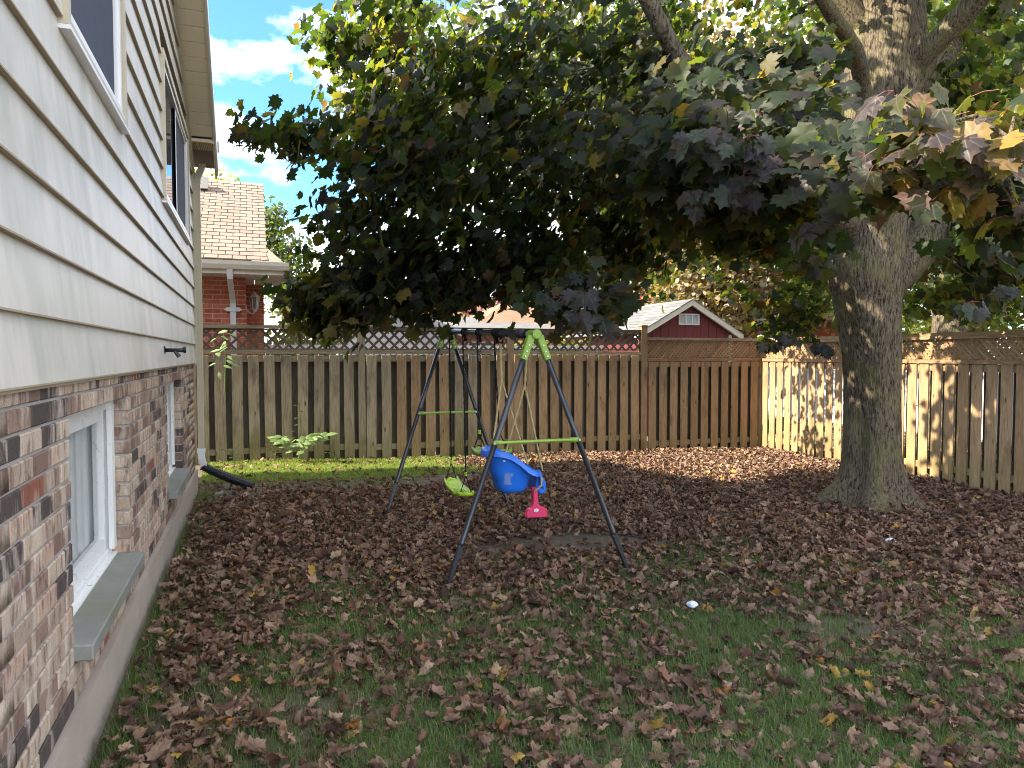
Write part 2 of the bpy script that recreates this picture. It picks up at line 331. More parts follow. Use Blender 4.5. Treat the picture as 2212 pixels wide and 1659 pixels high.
# core, foundation
mb = MB()
mb.prism([(-.66, Y0+.02, 1.40), (-.66, YE-.03, 1.40), (-.66, YE-.03, zr(YE)+.02), (-.66, YR, zr(YR)+.02), (-.66, Y0+.02, zr(Y0)+.02)], (-.1, 0, 0))
mb.obj('wall_core', m_darkgap, house)
box('foundation', (-.9, Y0, -.6), (-.585, YE, C0-.004), m_found, house)
bw = MB()
ys = [Y0+.01]+[q for o in OPEN for q in o]+[YE-.012]
for i in range(0, len(ys), 2): bw.box((-.75, ys[i]+(.007 if i else 0), C0), (WX-.007, ys[i+1]-.007, 1.405))
for a, b in OPEN:
    bw.box((-.75, a, C0), (WX-.007, b, ZO0-.004)); bw.box((-.75, a, ZO1+.004), (WX-.007, b, 1.405))
brickw = bw.obj('brick_wall', m_mortar, house)
BR = []
for r in range(16):
    z = C0+r*CH; o = (r % 2)*.11+(r*37 % 7)*.002
    y = Y0+.02-o
    segs = [(Y0+.02, YE-.005)] if not (3 <= r < 14) else [(Y0+.02, OPEN[0][0]), (OPEN[0][1], OPEN[1][0]), (OPEN[1][1], YE-.005)]
    for a, b in segs:
        y = a-o*(.9+.1*rnd.random())
        while y < b-.03:
            y1 = y+.215+rnd.uniform(-.004, .004); p, q = max(y, a), min(y1, b)
            if y1 > b-.035: q = b
            if q-p > .03: BR.append((p, q, z))
            y = q+.005
BR.sort(key=lambda b: (b[0] < 2.05, (b[0]-2.0)))
bm_rest = []; cache = {}
def brick_mesh(L, H, D, tint, j):
    x = rnd.uniform(-.0015, .002); e = .004
    me = MB().box((-D, 0, 0), (x, L, H)).mesh('brick', bevel=e)
    a = me.attributes.new('tint', 'FLOAT', 'POINT'); a.data.foreach_set('value', [tint]*len(me.vertices)); me.materials.append(m_brick); return me
for j, (p, q, z) in enumerate(BR):
    L = round(q-p, 2); k = (L, j % 16)
    if j < 298:
        if k not in cache: cache[k] = brick_mesh(L-.001, CH-.010, .10, rnd.random(), j)
        link('brick', cache[k], None, brickw, loc=(WX+rnd.uniform(-.0015, .0015), p, z+.005))
    else: bm_rest.append((p, q, z))
V = []; T = []; A = []
bt = np.array([(0, 3, 2), (0, 2, 1), (4, 5, 6), (4, 6, 7), (0, 1, 5), (0, 5, 4), (1, 2, 6), (1, 6, 5), (2, 3, 7), (2, 7, 6), (3, 0, 4), (3, 4, 7)])
for i, (p, q, z) in enumerate(bm_rest):
    x = WX+rnd.uniform(-.001, .001); z0 = z+.005; z1 = z+CH-.005
    V += [(x-.1, p, z0), (x, p, z0), (x, q, z0), (x-.1, q, z0), (x-.1, p, z1), (x, p, z1), (x, q, z1), (x-.1, q, z1)]; T.append(bt+8*i); A += [rnd.random()]*8
me = fastmesh('brickwork', np.array(V), np.concatenate(T), np.array(A)); link('brickwork', me, m_brick, brickw, kind='stuff')
# siding courses
m_lip = flat('siding_lip_tan', (.34, .28, .20), .7, .3)  # tan on the undersides and lower lips of the boards
UW = [(2.84, 4.06), (5.78, 7.92)]
for i in range(21):
    z = 1.41+.2035*i
    if z > zr(YR)-.02: break
    hi = min(z+.2035+.012, 9)
    def yl(zz): return max(Y0+.004, YR-(zr(YR)-zz)/.6)
    lo0, lo1 = yl(z), yl(hi)
    segs = [(Y0, YE)]
    if 2.55 < z < 3.66: segs = [(Y0, UW[0][0]), (UW[0][1], UW[1][0]), (UW[1][1], YE)]
    for a, b in segs:
        a0 = max(a, yl(z)); a1 = max(a, min(yl(hi), YR-.001)); b0 = min(b, 2*YR-yl(z)) if b == YE else b; b1 = min(b, max(2*YR-yl(hi), YR+.001)) if b == YE else b
        if b == YE and b0 > YE-.02: b0 = YE-.02
        if b == YE and b1 > YE-.02: b1 = YE-.02
        if b0-a0 < .05: continue
        if hi > zr(YR): hi = zr(YR)
        a1 = min(a1, b1)
        xb, xt = WX+.026, WX+.006
        mb = MB()
        vs = [(xb, a0, z), (xb, b0, z), (xb, b0, z+.006), (xb, a0, z+.006), (xt, a1, hi), (xt, b1, hi), (WX-.04, a1, hi), (WX-.04, b1, hi), (WX-.04, a0, z), (WX-.04, b0, z)]
        mb.add(vs, [(0, 1, 2, 3), (3, 2, 5, 4), (4, 5, 7, 6), (8, 9, 1, 0), (8, 6, 7, 9), (0, 3, 4, 6, 8), (1, 9, 7, 5, 2)])
        ob = mb.obj('siding_board', m_siding, house); ob.data.materials.append(m_lip)
        for fc in ob.data.polygons:
            if fc.normal.z < -.7 or (fc.normal.x > .9 and fc.area < (b0-a0)*.009): fc.material_index = 1
box('starter_strip', (WX-.03, Y0, 1.400), (WX+.018, YE-.02, 1.4085), m_lip, house)
box('corner_trim', (WX-.06, YE-.02, 1.39), (WX+.034, YE+.012, 3.70), m_trim, house)
def frame_box(mb, x0, x1, y0, y1, z0, z1, w, wb=None):
    wb = wb or w
    mb.box((x0, y0, z0), (x1, y0+w, z1)).box((x0, y1-w, z0), (x1, y1, z1)); mb.box((x0, y0+w, z0), (x1, y1-w, z0+wb)).box((x0, y0+w, z1-w), (x1, y1-w, z1)); return mb
# upper windows
for k, (a, b) in enumerate(UW):
    z0, z1 = 2.612, 3.69
    win = frame_box(MB(), WX-.03, WX+.040, a-.01, b+.01, z0-.0, z1,   .05, .03).obj('window', m_trim, house, label='upper window of two dark sliding panes in a cream casing')
    frame_box(MB(), WX-.02, WX+.027, a+.053, b-.053, z0+.03, z1-.063, .032, .05).obj('frame', m_white, win)
    box('sill', (WX-.02, a-.01, z0-.016), (WX+.048, b+.01, z0-.001), m_white, win)
    box('track', (WX+.0275, a+.05, z0+.03), (WX+.038, b-.05, z0+.048), m_white, win)
    mid = (a+b)/2
    box('glass', (WX-.012, a+.08, z0+.075), (WX-.004, b-.08, z1-.09), m_glassd, win)
    frame_box(MB(), WX-.003, WX+.014, mid-.02 if k else a+.09, b-.086, z0+.081, z1-.096, .028).obj('sash', m_white, win)
    if k == 0: box('insect_screen', (WX-.003, a+.075, z0+.07), (WX+.003, b-.08, z1-.085), m_screen, win)
    else: box('insect_screen', (WX-.003, mid+.06, z0+.07), (WX+.003, b-.08, z1-.085), m_screen, win); box('sash_stile', (WX-.003, mid-.02, z0+.08), (WX+.012, mid+.055, z1-.09), m_trim, win)
# basement windows
for k, (a, b) in enumerate(OPEN):
    z0, z1 = ZO0+.012, ZO1-.004; x0 = WX-.10
    win = frame_box(MB(), x0-.06, x0+.015, a+.004, b-.004, z0, z1, .05, .035).obj('basement_window', m_oldpaint, house, label='basement window in peeling white wood frame')
    frame_box(MB(), x0-.045, x0+.0, a+.056, b-.056, z0+.037, z1-.052, .05, .06).obj('sash', m_oldpaint, win)
    box('stop_bead', (x0+.0152, b-.075, z0+.037), (x0+.038, b-.010, z1-.01), m_oldpaint, win)
    box('glass', (x0-.028, a+.10, z0+.09), (x0-.022, b-.10, z1-.1), m_glass, win)
    cm = MB(); n = 60
    for i in range(n+1):
        y = a+.06+(b-a-.12)*(.42+.58*i/n); x = x0-.075+.02*math.sin(i*.55)+.008*math.sin(i*1.9); cm.v += [(x, y, z0), (x, y, z1)]
        if i: cm.f.append((2*i-2, 2*i, 2*i+1, 2*i-1))
    cm.obj('curtain', m_curtain, win, smooth=True)
    box('dark_room_back', (-.98, a, z0-.05), (-.92, b, z1), m_darkgap, win)  # near-black sheet stands for the dim room behind the glass
    MB().prism([(x0-.06, a+.002, ZO0-.02), (WX-.06, a+.002, ZO0-.02), (WX-.06, a+.002, ZO0+.020), (x0-.06, a+.002, ZO0+.024)], (0, b-a-.004, 0)).obj('inner_sill', m_oldpaint, win)
    sm = MB().prism([(WX-.085, a-.02, ZO0-.055), (WX+.062, a-.02, ZO0-.062), (WX+.062, a-.02, ZO0-.003), (WX-.085, a-.02, ZO0+.014)], (0, b-a+.05, 0))
    sm.obj('stone_sill', m_stone, win, bevel=.006)
# rake soffit, fascia, roof
XO = -.365
def rake(y0, y1, x0, x1, za, zb, m, name, par=house, **k):     # sloped box following the rake between y0 and y1
    P = [(x0, y0, zr(y0)+za), (x0, y1, zr(y1)+za), (x0, y1, zr(y1)+zb), (x0, y0, zr(y0)+zb)]
    return MB().prism(P, (x1-x0, 0, 0)).obj(name, m, par, **k)
y = 8.17
while y > YR+.02:
    y1 = max(y-.137, YR); rake(y1+.005, y-.005, WX+.002, XO, 0, .012, m_soffit, 'soffit_panel'); y = y1
rake(YR, 8.17, WX-.01, XO, .0125, .02, m_darkgap, 'soffit_backing')
rake(Y0-.2, YR, WX+.002, XO, 0, .018, m_soffit, 'soffit_run')
rake(YR, 8.66, WX+.0, WX+.045, -.075, -.003, m_trim, 'frieze_board')
for a, b in ((YR, 8.66), (Y0-.14, YR)):
    rake(a, b, XO, XO+.02, -.012, .16, m_trim, 'rake_fascia'); rake(a, b, XO+.0205, XO+.034, .02, .175, m_white, 'drip_edge')
# eave return
er = MB().prism([(WX+.002, 8.19, 3.70), (XO-.001, 8.19, 3.70), (XO-.001, 8.19, zr(8.19)), (WX+.002, 8.19, zr(8.19))], (0, .02, 0)); er.obj('return_face', m_soffit, house)
box('return_panel', (WX+.002, 8.212, 3.70), (XO-.002, 8.69, 3.712), m_soffit, house)
for i in range(13):
    if i == 4: continue
    x = WX+.02+i*.018; box('vent_strip', (x, 8.23, 3.6965), (x+.006, 8.67, 3.6995), m_lip, house)
box('return_side', (XO-.001, 8.19, 3.69), (XO+.016, 8.70, 3.90), m_trim, house)
m_roof = shinglemat('house_roof', (.2, .17, .15), (.26, .22, .19))
for sgn, ye in ((1, 8.74), (-1, 2*YR-8.74)):
    P = [(XO+.03, YR, zr(YR)+.165), (XO+.03, ye, zr(ye)+.165), (XO+.03, ye, zr(ye)+.19), (XO+.03, YR, zr(YR)+.19)]
    MB().prism(P, (-9, 0, 0)).obj('roof', m_roof, house)
rest = MB().box((-9, YE-.1, -.5), (WX-.07, YE-.02, 3.6)).box((-9, Y0, -.5), (WX-.07, Y0+.1, 3.6)); rest.box((-9.1, Y0, -.5), (-9, YE-.02, 3.6)); rest.obj('outer_wall', m_siding, house)
box('soffit', (-9, 8.5, 3.66), (WX-.005, 8.68, 3.675), m_soffit, house)
# unseen block added behind the house to cast its shadow on the lawn
wg = MB().box((-10.5, YE, -.3), (-4.4, 9.60, 6.6)); shade_block = wg.obj('shade_block_wall', m_siding, house)
MB().prism([(-10.6, YE-.3, 6.6), (-10.6, 9.68, 6.6), (-10.6, 9.68, 6.75), (-10.6, YE-.3, 7.05)], (6.3, 0, 0)).obj('shade_block_roof', m_roof, house)
# gutter + downspout
gut = MB().prism([(-.325, 8.70, 3.76), (-.325, 8.80, 3.76), (-.325, 8.815, 3.86), (-.325, 8.70, 3.86)], (-8.6, 0, 0)).obj('gutter', m_trim, house)
dsp = empty('downspout', (-.55, 8.62, 0), 'cream metal downspout at the corner of the white sided house', 'downspout')
def rtube(name, pts, w, d, m, par, label=None):       # rectangular pipe
    mb = MB(); P = [Vector(p) for p in pts]
    for i, p in enumerate(P): mb.v += [tuple(p+Vector(q)) for q in ((-w, -d, 0), (w, -d, 0), (w, d, 0), (-w, d, 0))]
    for i in range(len(P)-1):
        for k in range(4): a = 4*i+k; b = 4*i+(k+1) % 4; mb.f.append((a, b, b+4, a+4))
    mb.f += [(3, 2, 1, 0), tuple(4*(len(P)-1)+k for k in range(4))]
    return mb.obj(name, m, par, bevel=.004, label=label)
rtube('outlet', [(-.47, 8.75, 3.76), (-.475, 8.74, 3.66), (-.49, 8.72, 3.60)], .034, .034, m_trim, dsp)
rtube('elbow', [(-.49, 8.722, 3.60), (-.545, 8.645, 3.42), (-.55, 8.64, 3.37)], .036, .036, m_trim, dsp)
rtube('pipe', [(-.55, 8.64, 3.38), (-.552, 8.64, .42)], .033, .033, m_trim, dsp)
rtube('elbow', [(-.552, 8.64, .44), (-.552, 8.64, .36), (-.53, 8.66, .27)], .036, .036, m_white, dsp)
box('band', (-.592, 8.60, .42), (-.511, 8.68, .47), m_white, dsp); box('band', (-.59, 8.602, 2.9), (-.513, 8.678, 2.93), m_trim, dsp)
# corrugated pipe
pts = []; rr = []; n = 110
for i in range(n):
    t = i/(n-1); p = Vector((-.535+.52*t, 8.66-.10*t+.02*math.sin(t*5), .27-.24*t**.8+.0))
    pts.append(p); rr.append(.047+.009*math.sin(i*2*math.pi/3.6))
cp = MB().tube(pts, rr, 14, caps=False).obj('drain_pipe', m_pipe, smooth=True)
tag(cp, 'black corrugated drain pipe lying on the grass below the cream downspout', 'drain pipe')
mb = MB(); mb.tube([(-.53, 8.42, -.02), (-.33, 8.4, .0)], [.1, .08], 6, wob=.2); o = mb.obj('stone', m_stone); o.scale = (1.1, 1, .75); tag(o, 'pale flat stone half buried beside the black drain pipe', 'stone')
# hose tap
tap = empty('hose_tap', (-.58, 5.70, 1.53), 'small black garden tap sticking out of the white siding', 'tap')
MB().tube([(-.60, 5.70, 1.535), (-.59, 5.70, 1.535)], .03, 12).obj('flange', m_pipe, tap)
MB().tube([(-.59, 5.70, 1.535), (-.50, 5.71, 1.535), (-.47, 5.715, 1.537)], [.014, .013, .02], 10).obj('body', m_pipe, tap, smooth=True)
MB().tube([(-.53, 5.705, 1.53), (-.50, 5.71, 1.487)], [.012, .015], 8).obj('spout', m_pipe, tap)
MB().tube([(-.47, 5.715, 1.537), (-.455, 5.716, 1.537)], [.024, .024], 8).obj('handle', m_pipe, tap)

# ------------------------------------------------------------------ fences
def lattice(par, A, ux, L, z0, z1, pitch, w, m, nrm, t=.008, name='lattice_slat'):
    """two layers of crossing slats clipped to a rectangle of length L (along ux from A) and height z0..z1"""
    H = z1-z0; ux = Vector(ux); nrm = Vector(nrm); A = Vector(A)
    for s, off in ((1, t*.55), (-1, -t*.55)):
        k = -H+pitch*.3
        while k < L:
            # line from (k,0) rising 45 deg
            a0, a1 = max(0, k), min(L, k+H); h0, h1 = a0-k, a1-k
            if a1-a0 > .02:
                if s < 0: h0, h1 = H-h0, H-h1
                p0 = A+ux*a0+Vector((0, 0, z0-A.z+h0))+nrm*off; p1 = A+ux*a1+Vector((0, 0, z0-A.z+h1))+nrm*off
                plank(name, p0, p1, w, t, nrm, m, par)
            k += pitch
def post(par, x, y, z0, z1, m, w=.09, cap=None):
    plank('post', (x, y, z0), (x, y, z1), w, w, (0, -1, 0), m, par)
    if cap: MB().box((x-.065, y-.065, z1), (x+.065, y+.065, z1+.02)).add([(x-.055, y-.055, z1+.02), (x+.055, y-.055, z1+.02), (x+.055, y+.055, z1+.02), (x-.055, y+.055, z1+.02), (x, y, z1+.045)], [(0, 1, 4), (1, 2, 4), (2, 3, 4), (3, 0, 4)]).obj('post_cap', cap, par)
FY = 10.70
fen = empty('lattice_fence', (3, FY, 0), 'tall weathered board fence with open dark lattice top across the back of the yard', 'fence')
PX = [-.78, 1.49, 3.80, 6.17]
for i, x in enumerate(PX): post(fen, x, FY+.0, -.4, 1.93 if i < 3 else 1.98, m_wood1 if i < 2 else m_wood2, .1 if i < 3 else .11, None if i < 3 else m_wood1)
for s in range(3):
    x0, x1 = PX[s]+.05, PX[s+1]-.05; m = (m_wood1, m_wood1, m_wood2)[s]; sag = (0, 0, .015)[s]
    n = 10 if s < 2 else 11; p = (x1-x0+.0)/n
    for i in range(n):
        x = x0+p*(i+.38)+rnd.uniform(-.006, .006); lean = rnd.uniform(-.016, .016); zb = float(gz(x, FY))-.0+rnd.uniform(-.015, .04); mm = m if s != 1 or rnd.random() < .5 else m_wood2
        plank('board', (x, FY-.058, zb), (x+lean, FY-.058, 1.50), .142, .018, (rnd.uniform(-.03, .03), -1, 0), mm, fen, bevel=.0025)
        xb = x+p*.5+(.075 if s == 1 and i == 4 else 0)
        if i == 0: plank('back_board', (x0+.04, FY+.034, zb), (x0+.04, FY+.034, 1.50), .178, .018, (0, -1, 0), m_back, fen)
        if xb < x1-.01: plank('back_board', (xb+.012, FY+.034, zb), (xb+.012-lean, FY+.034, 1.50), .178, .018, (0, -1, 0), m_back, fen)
    for z, w in ((1.45, .09), (.165-.02*s, .085)): plank('rail', (x0, FY-.02, z), (x1, FY-.02, z), .036, .06 if z < 1 else .055, (0, 0, 1), m_wood1 if s < 2 else m_wood2, fen) if False else plank('rail', (x0, FY-.018, z), (x1, FY-.018, z), w, .036, (0, -1, 0), m, fen)
    plank('rail', (x0, FY-.01, 1.545), (x1, FY-.01, 1.545-sag), .055, .075, (0, -1, 0), m_wood1, fen)
    plank('top_rail', (x0-.05, FY, 1.895), (x1+.05 if s < 2 else x1, FY, 1.895), .05, .10, (0, -1, 0), m_lat1 if s else m_wood1, fen)
    plank('lattice_frame', (x0, FY, 1.855), (x1, FY, 1.855), .022, .03, (0, -1, 0), m_lat1, fen); plank('lattice_frame', (x0, FY, 1.585), (x1, FY, 1.585), .02, .03, (0, -1, 0), m_lat1, fen)
    lattice(fen, (x0, FY, 1.6), (1, 0, 0), x1-x0, 1.575, 1.866, .154 if s < 2 else .15, .034, m_lat1, (0, -1, 0))
f2 = empty('privacy_fence', (7.3, FY, 0), 'short brown board fence bay with tight lattice top below the red shed', 'fence')
x0, x1 = 6.23, 8.52
for i in range(11):
    x = x0+.10+.2065*i; zb = float(gz(x, FY))+.03+rnd.uniform(-.01, .02)
    plank('board', (x, FY-.05, zb), (x+rnd.uniform(-.005, .005), FY-.05, 1.385), .142, .018, (0, -1, 0), m_wood2 if i < 4 else m_wood3, f2, bevel=.0025)
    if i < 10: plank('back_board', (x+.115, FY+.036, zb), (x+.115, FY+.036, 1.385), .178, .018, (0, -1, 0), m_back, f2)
for z in (1.34, .0): plank('rail', (x0, FY-.02, z), (x1, FY-.02, z), .085, .036, (0, -1, 0), m_wood2, f2)
plank('rail', (x0, FY-.01, 1.425), (x1, FY-.01, 1.425), .05, .09, (0, -1, 0), m_wood3, f2)
plank('top_rail', (x0, FY, 1.775), (x1+.04, FY, 1.775), .045, .11, (0, -1, 0), m_wood1, f2)
lattice(f2, (x0, FY, 1.45), (1, 0, 0), x1-x0, 1.452, 1.752, .072, .033, m_wood3, (0, -1, 0), t=.009)
post(f2, 8.575, FY, -.5, 1.82, m_wood3, .10, m_hwhite2)
f3 = empty('side_fence', (8.62, 7, 0), 'brown board fence with tight lattice top along the right of the yard', 'fence')
FX = 8.62; y = 10.56; i = 0
while y > 1.2:
    zb = float(gz(8.6, y))-.01+rnd.uniform(-.02, .03)
    plank('board', (FX-.05, y, zb), (FX-.05, y+rnd.uniform(-.006, .006), 1.385), .140, .018, (-1, rnd.uniform(-.03, .03), 0), m_wood3 if rnd.random() < .6 else m_wood2, f3, bevel=.0025)
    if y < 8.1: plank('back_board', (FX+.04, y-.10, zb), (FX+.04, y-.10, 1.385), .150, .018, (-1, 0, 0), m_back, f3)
    y -= .190; i += 1
for yy in (8.2, 5.6, 3.2, 1.0):
    post(f3, FX+.035, yy, -.5, 1.72, m_wood3, .09)
for z in (1.33, .02): plank('rail', (FX-.02, 10.62, z), (FX-.02, 1.0, z-(.0 if z > 1 else .03)), .085, .036, (-1, 0, 0), m_wood3, f3)
plank('rail', (FX-.03, 10.62, 1.415), (FX-.03, 1.0, 1.415), .05, .10, (-1, 0, 0), m_wood3, f3)
plank('top_rail', (FX, 10.62, 1.772), (FX, 1.0, 1.772), .05, .11, (-1, 0, 0), m_wood3, f3); plank('top_rail', (FX-.045, 10.62, 1.728), (FX-.045, 1.0, 1.728), .035, .02, (-1, 0, 0), m_wood2, f3)
lattice(f3, (FX, 3.0, 1.44), (0, 1, 0), 7.6, 1.442, 1.746, .075, .034, m_wood3, (-1, 0, 0), t=.009)
#@@SWING
# ------------------------------------------------------------------ swing frame and swings
sw = empty('swing_frame', (1.8, 5.6, 0), 'dark metal A-frame swing set with lime green joints and cross bars', 'swing set')
TF = Vector((1.80, 4.56, 1.64)); TR = Vector((1.80, 6.92, 1.735))
def beam(t): return TF.lerp(TR, t)
MB().tube([beam(-.0), beam(.45), beam(.47), beam(1.0)], [.026, .026, .0245, .0245], 16).obj('beam', m_metal, sw, smooth=True)
def leg(a, b, nm='leg'):
    a = Vector(a); b = Vector(b); u = (b-a)
    o = MB().tube([a, a+u*.385, a+u*.39, a+u*.40, a+u*.405, a+u*.80, a+u*.803, a+u*.815], [.0195, .0195, .0215, .0215, .019, .019, .0205, .0205], 14).obj(nm, m_metal, sw, smooth=False)
    for p in o.data.polygons: p.use_smooth = len(p.vertices) == 4
    q0 = a+u*.812; s = Vector((1, 0, 0)).cross(u).normalized(); x = u.cross(s).normalized()
    P = [q0-s*.019-x*.019, q0+s*.019-x*.019, q0+s*.019+x*.019, q0-s*.019+x*.019]; Q = [b-s*.017-x*.006, b+s*.017-x*.006, b+s*.017+x*.012, b-s*.017+x*.012]
    MB().add(P+Q, [(3, 2, 1, 0), (4, 5, 6, 7), (0, 1, 5, 4), (1, 2, 6, 5), (2, 3, 7, 6), (3, 0, 4, 7)]).obj('foot', m_metal, sw, bevel=.003)
for T, yb, xs, sc in ((TF, 4.50, ((1.15, .0), (2.50, .0)), 1), (TR, 6.80, ((1.16, 0.0), (2.42, 0.0)), 1)):
    for (xb, _), sgn in zip(xs, (-1, 1)):
        top = T+Vector((sgn*.045, .0, -.055)); bot = Vector((xb, yb+.0, float(gz(xb, yb))-.01)); u = (bot-top).normalized()
        leg(top+u*.02, bot)
        # green joint: folded sheet sleeve
        n = Vector((0, 1, 0)); sd = u.cross(n).normalized()
        a = top-u*.05; b = top+u*.125
        mb = MB(); P = [a+sd*.022*sgn*0+sd*.026-n*.027, a-sd*.026-n*.027, a-sd*.026+n*.027, a+sd*.026+n*.027]
        Q = [b+sd*.023-n*.023, b-sd*.023-n*.023, b-sd*.023+n*.023, b+sd*.023+n*.023]
        mb.add(P+Q, [(3, 2, 1, 0), (4, 5, 6, 7), (0, 1, 5, 4), (1, 2, 6, 5), (2, 3, 7, 6), (3, 0, 4, 7)]); jt = mb.obj('joint', m_green, sw, bevel=.006)
        for q in (.02, .065, .10): MB().tube([top+u*q-n*.024-sd*.003, top+u*q-n*.033-sd*.003], .006, 8).obj('bolt', m_bolt, jt)
    MB().tube([T+Vector((0, -.03 if T is TF else .03, 0)), T+Vector((0, .10 if T is TF else -.10, -.0))], .031, 20).obj('beam_sleeve', m_green, sw, smooth=False)
    if T is TF: MB().tube([T+Vector((0, -.030, 0)), T+Vector((0, -.040, 0)), T+Vector((0, -.044, 0))], [.033, .033, .026], 24).obj('end_cap', m_green, sw, smooth=False)
    f = .49; L = [T.lerp(Vector((xb, yb, 0)), f) for xb, _ in xs]
    for q in L: q.z = .92 if T is TF else .94
    a, b = L; a.y -= .027; b.y -= .027
    a.x = 1.485 if T is TF else 1.495; b.x = 2.10 if T is TF else 2.065
    e = (b-a).normalized(); br = MB().tube([a, a+e*.05, a+e*.08, b-e*.08, b-e*.05, b], [.017, .016, .0105, .0105, .016, .017], 12).obj('cross_bar', m_green, sw, smooth=True)
    for q in (a, b): MB().tube([q-Vector((0, .015, 0)), q-Vector((0, .022, 0))], .008, 8).obj('bolt', m_bolt, br)
    for xb, _ in xs[:1]:
        if T is TR: box('anchor_plate', (xb-.02, yb-.16, -.03), (xb+.14, yb-.13, .0), m_metal, sw)
MB().prism([beam(.12)+Vector((-.034, 0, .03)), beam(.12)+Vector((-.036, 0, -.045)), beam(.16)+Vector((-.036, 0, -.05)), beam(.20)+Vector((-.034, 0, -.01)), beam(.20)+Vector((-.034, 0, .03))], (.004, 0, 0)).obj('strap_bracket', m_metal, sw)
MB().tube([beam(.10), beam(.185)], .031, 16).obj('strap', m_pipe, sw, smooth=True)
def rope(name, pts, r, m, par, twist=.22, step=.012, sides=6):
    P = [Vector(p) for p in pts]; out = []; 
    for i in range(len(P)-1):
        n = max(2, int((P[i+1]-P[i]).length/step))
        for k in range(n): out.append(P[i].lerp(P[i+1], k/n))
    out.append(P[-1]); mb = MB(); base = 0
    for i, p in enumerate(out):
        t = (out[min(i+1, len(out)-1)]-out[max(i-1, 0)]).normalized(); u = t.orthogonal().normalized(); b = t.cross(u)
        for k in range(sides):
            a = 2*math.pi*k/sides; rr = r*(1+twist*math.sin(2*a-i*1.1)); mb.v.append(tuple(p+(u*math.cos(a)+b*math.sin(a))*rr))
    for i in range(len(out)-1):
        for k in range(sides): a = i*sides+k; c = i*sides+(k+1) % sides; mb.f.append((a, c, c+sides, a+sides))
    return mb.obj(name, m, par, smooth=True)
def knot(par, t, m, r=.006, n=3, name='knot', wide=.05):
    c = beam(t)
    pts = []
    for i in range(n*12+1):
        a = i*math.pi/6; pts.append(c+Vector((math.cos(a)*.032, (i/(n*12)-.5)*wide+.004*math.sin(i*1.7), math.sin(a)*.032)))
    MB().tube(pts, r, 6).obj(name, m, par, smooth=True)
    pts = [c+Vector((.012*math.sin(i*1.3)+.004, .02*math.sin(i*2.1), -.035-.045*abs(math.sin(i*.37)))) for i in range(26)]
    MB().tube(pts, r*.9, 6).obj(name, m, par, smooth=True)
def seat(name, label, y0, y1, z, tilt, t0, t1, clampz, m):
    e = empty(name, (1.8, (y0+y1)/2, z), label, 'swing')
    n = 16; W_ = .078; mb = MB(); mt = .012
    for i in range(n+1):
        s = -1+2*i/n; y = (y0+y1)/2+(y1-y0)/2*s; lift = .03*max(0, abs(s)-.45)**1.5*3+tilt*s; wd = W_*(1-.12*s*s)
        for k in range(9):
            q = -1+2*k/8; zz = z+lift+.028*abs(q)**3
            mb.v.append((1.8+wd*q, y, zz))
        for k in range(9):
            q = 1-2*k/8; zz = z+lift-.018-.012*(1-abs(q)); mb.v.append((1.8+wd*q*1.0, y, zz))
    for i in range(n):
        for k in range(18): a = i*18+k; b = i*18+(k+1) % 18; mb.f.append((a, b, b+18, a+18))
    mb.f += [tuple(range(18))[::-1], tuple(n*18+k for k in range(18))]
    mb.obj('seat', m, e, smooth=True)
    for k in range(5):
        x = 1.8-.044+.022*k; box('rib', (x-.004, (y0+y1)/2-(y1-y0)*.2, z-.008), (x+.004, (y0+y1)/2+(y1-y0)*.2, z+.007), m, e)
    for s, t, yy in ((-1, t0, y0), (1, t1, y1)):
        c = Vector((1.8, beam(t).y*.6+yy*.4, clampz+tilt*s)); ez = z+.03+tilt*s
        MB().tube([(1.8-W_*.8, yy+s*-.02, ez-.012), (1.8, yy+s*.015, ez+.004), (1.8+W_*.8, yy-s*.02, ez-.012)], [.013, .019, .013], 10).obj('grip', m, e, smooth=True)
        rope('rope', [beam(t)-Vector((.02, 0, .02)), c], .0062, m_ropeb, e)
        for q in (-1, 1): rope('rope', [c, (1.8+q*W_*.72, yy-s*.02, ez-.005)], .0048, m_ropeb, e)
        for q in range(3): MB().tube([c+Vector((0, 0, .012*q-.004)), c+Vector((0, 0, .012*q+.005))], .0125, 10).obj('clamp', m_lime, e)
        knot(e, t, m_ropeb)
    return e
seat('lawn_swing', 'bright lime plastic swing seat hanging lowest from black ropes at the far end', 6.24, 6.80, .235, .02, .73, .93, .43, m_lime)
seat('lawn_swing', 'green plastic swing seat hitched up high beside the blue toddler seat', 5.22, 5.86, .70, -.03, .35, .54, .865, m_green)
# toddler bucket swing
tb = empty('toddler_swing', (1.8, 5.0, .48), 'blue bucket toddler swing with pink footrest hung from straw coloured ropes', 'swing')
YC = 5.03; NS = 40
def zrim(x): # rim height along the side
    P = [(1.55, .80), (1.60, .815), (1.68, .812), (1.75, .785), (1.82, .735), (1.88, .68), (1.93, .658), (1.98, .655), (2.02, .61), (2.06, .54)]
    for (a, c), (b, d) in zip(P, P[1:]):
        if x <= b: return c+(d-c)*max(0, (x-a))/(b-a)
    return P[-1][1]
def ring(cx, rx, ry, zf, pw=.7):
    R = []
    for k in range(NS):
        a = 2*math.pi*k/NS; c, s = math.cos(a), math.sin(a); x = cx+rx*math.copysign(abs(c)**pw, c); y = YC+ry*math.copysign(abs(s)**pw, s); R.append((x, y, zf(x) if callable(zf) else zf))
    return R
rings = [ring(1.805, .235, .172, lambda x: zrim(x)-.045-(.06 if x > 1.98 else 0)), ring(1.80, .225, .165, lambda x: zrim(x)-.008), ring(1.80, .212, .155, lambda x: zrim(x)+.002), ring(1.795, .190, .135, lambda x: zrim(x)-.012),
         ring(1.79, .165, .125, lambda x: .60+.25*(zrim(x)-.6)), ring(1.785, .10, .10, .515), ring(1.785, .04, .04, .508)]
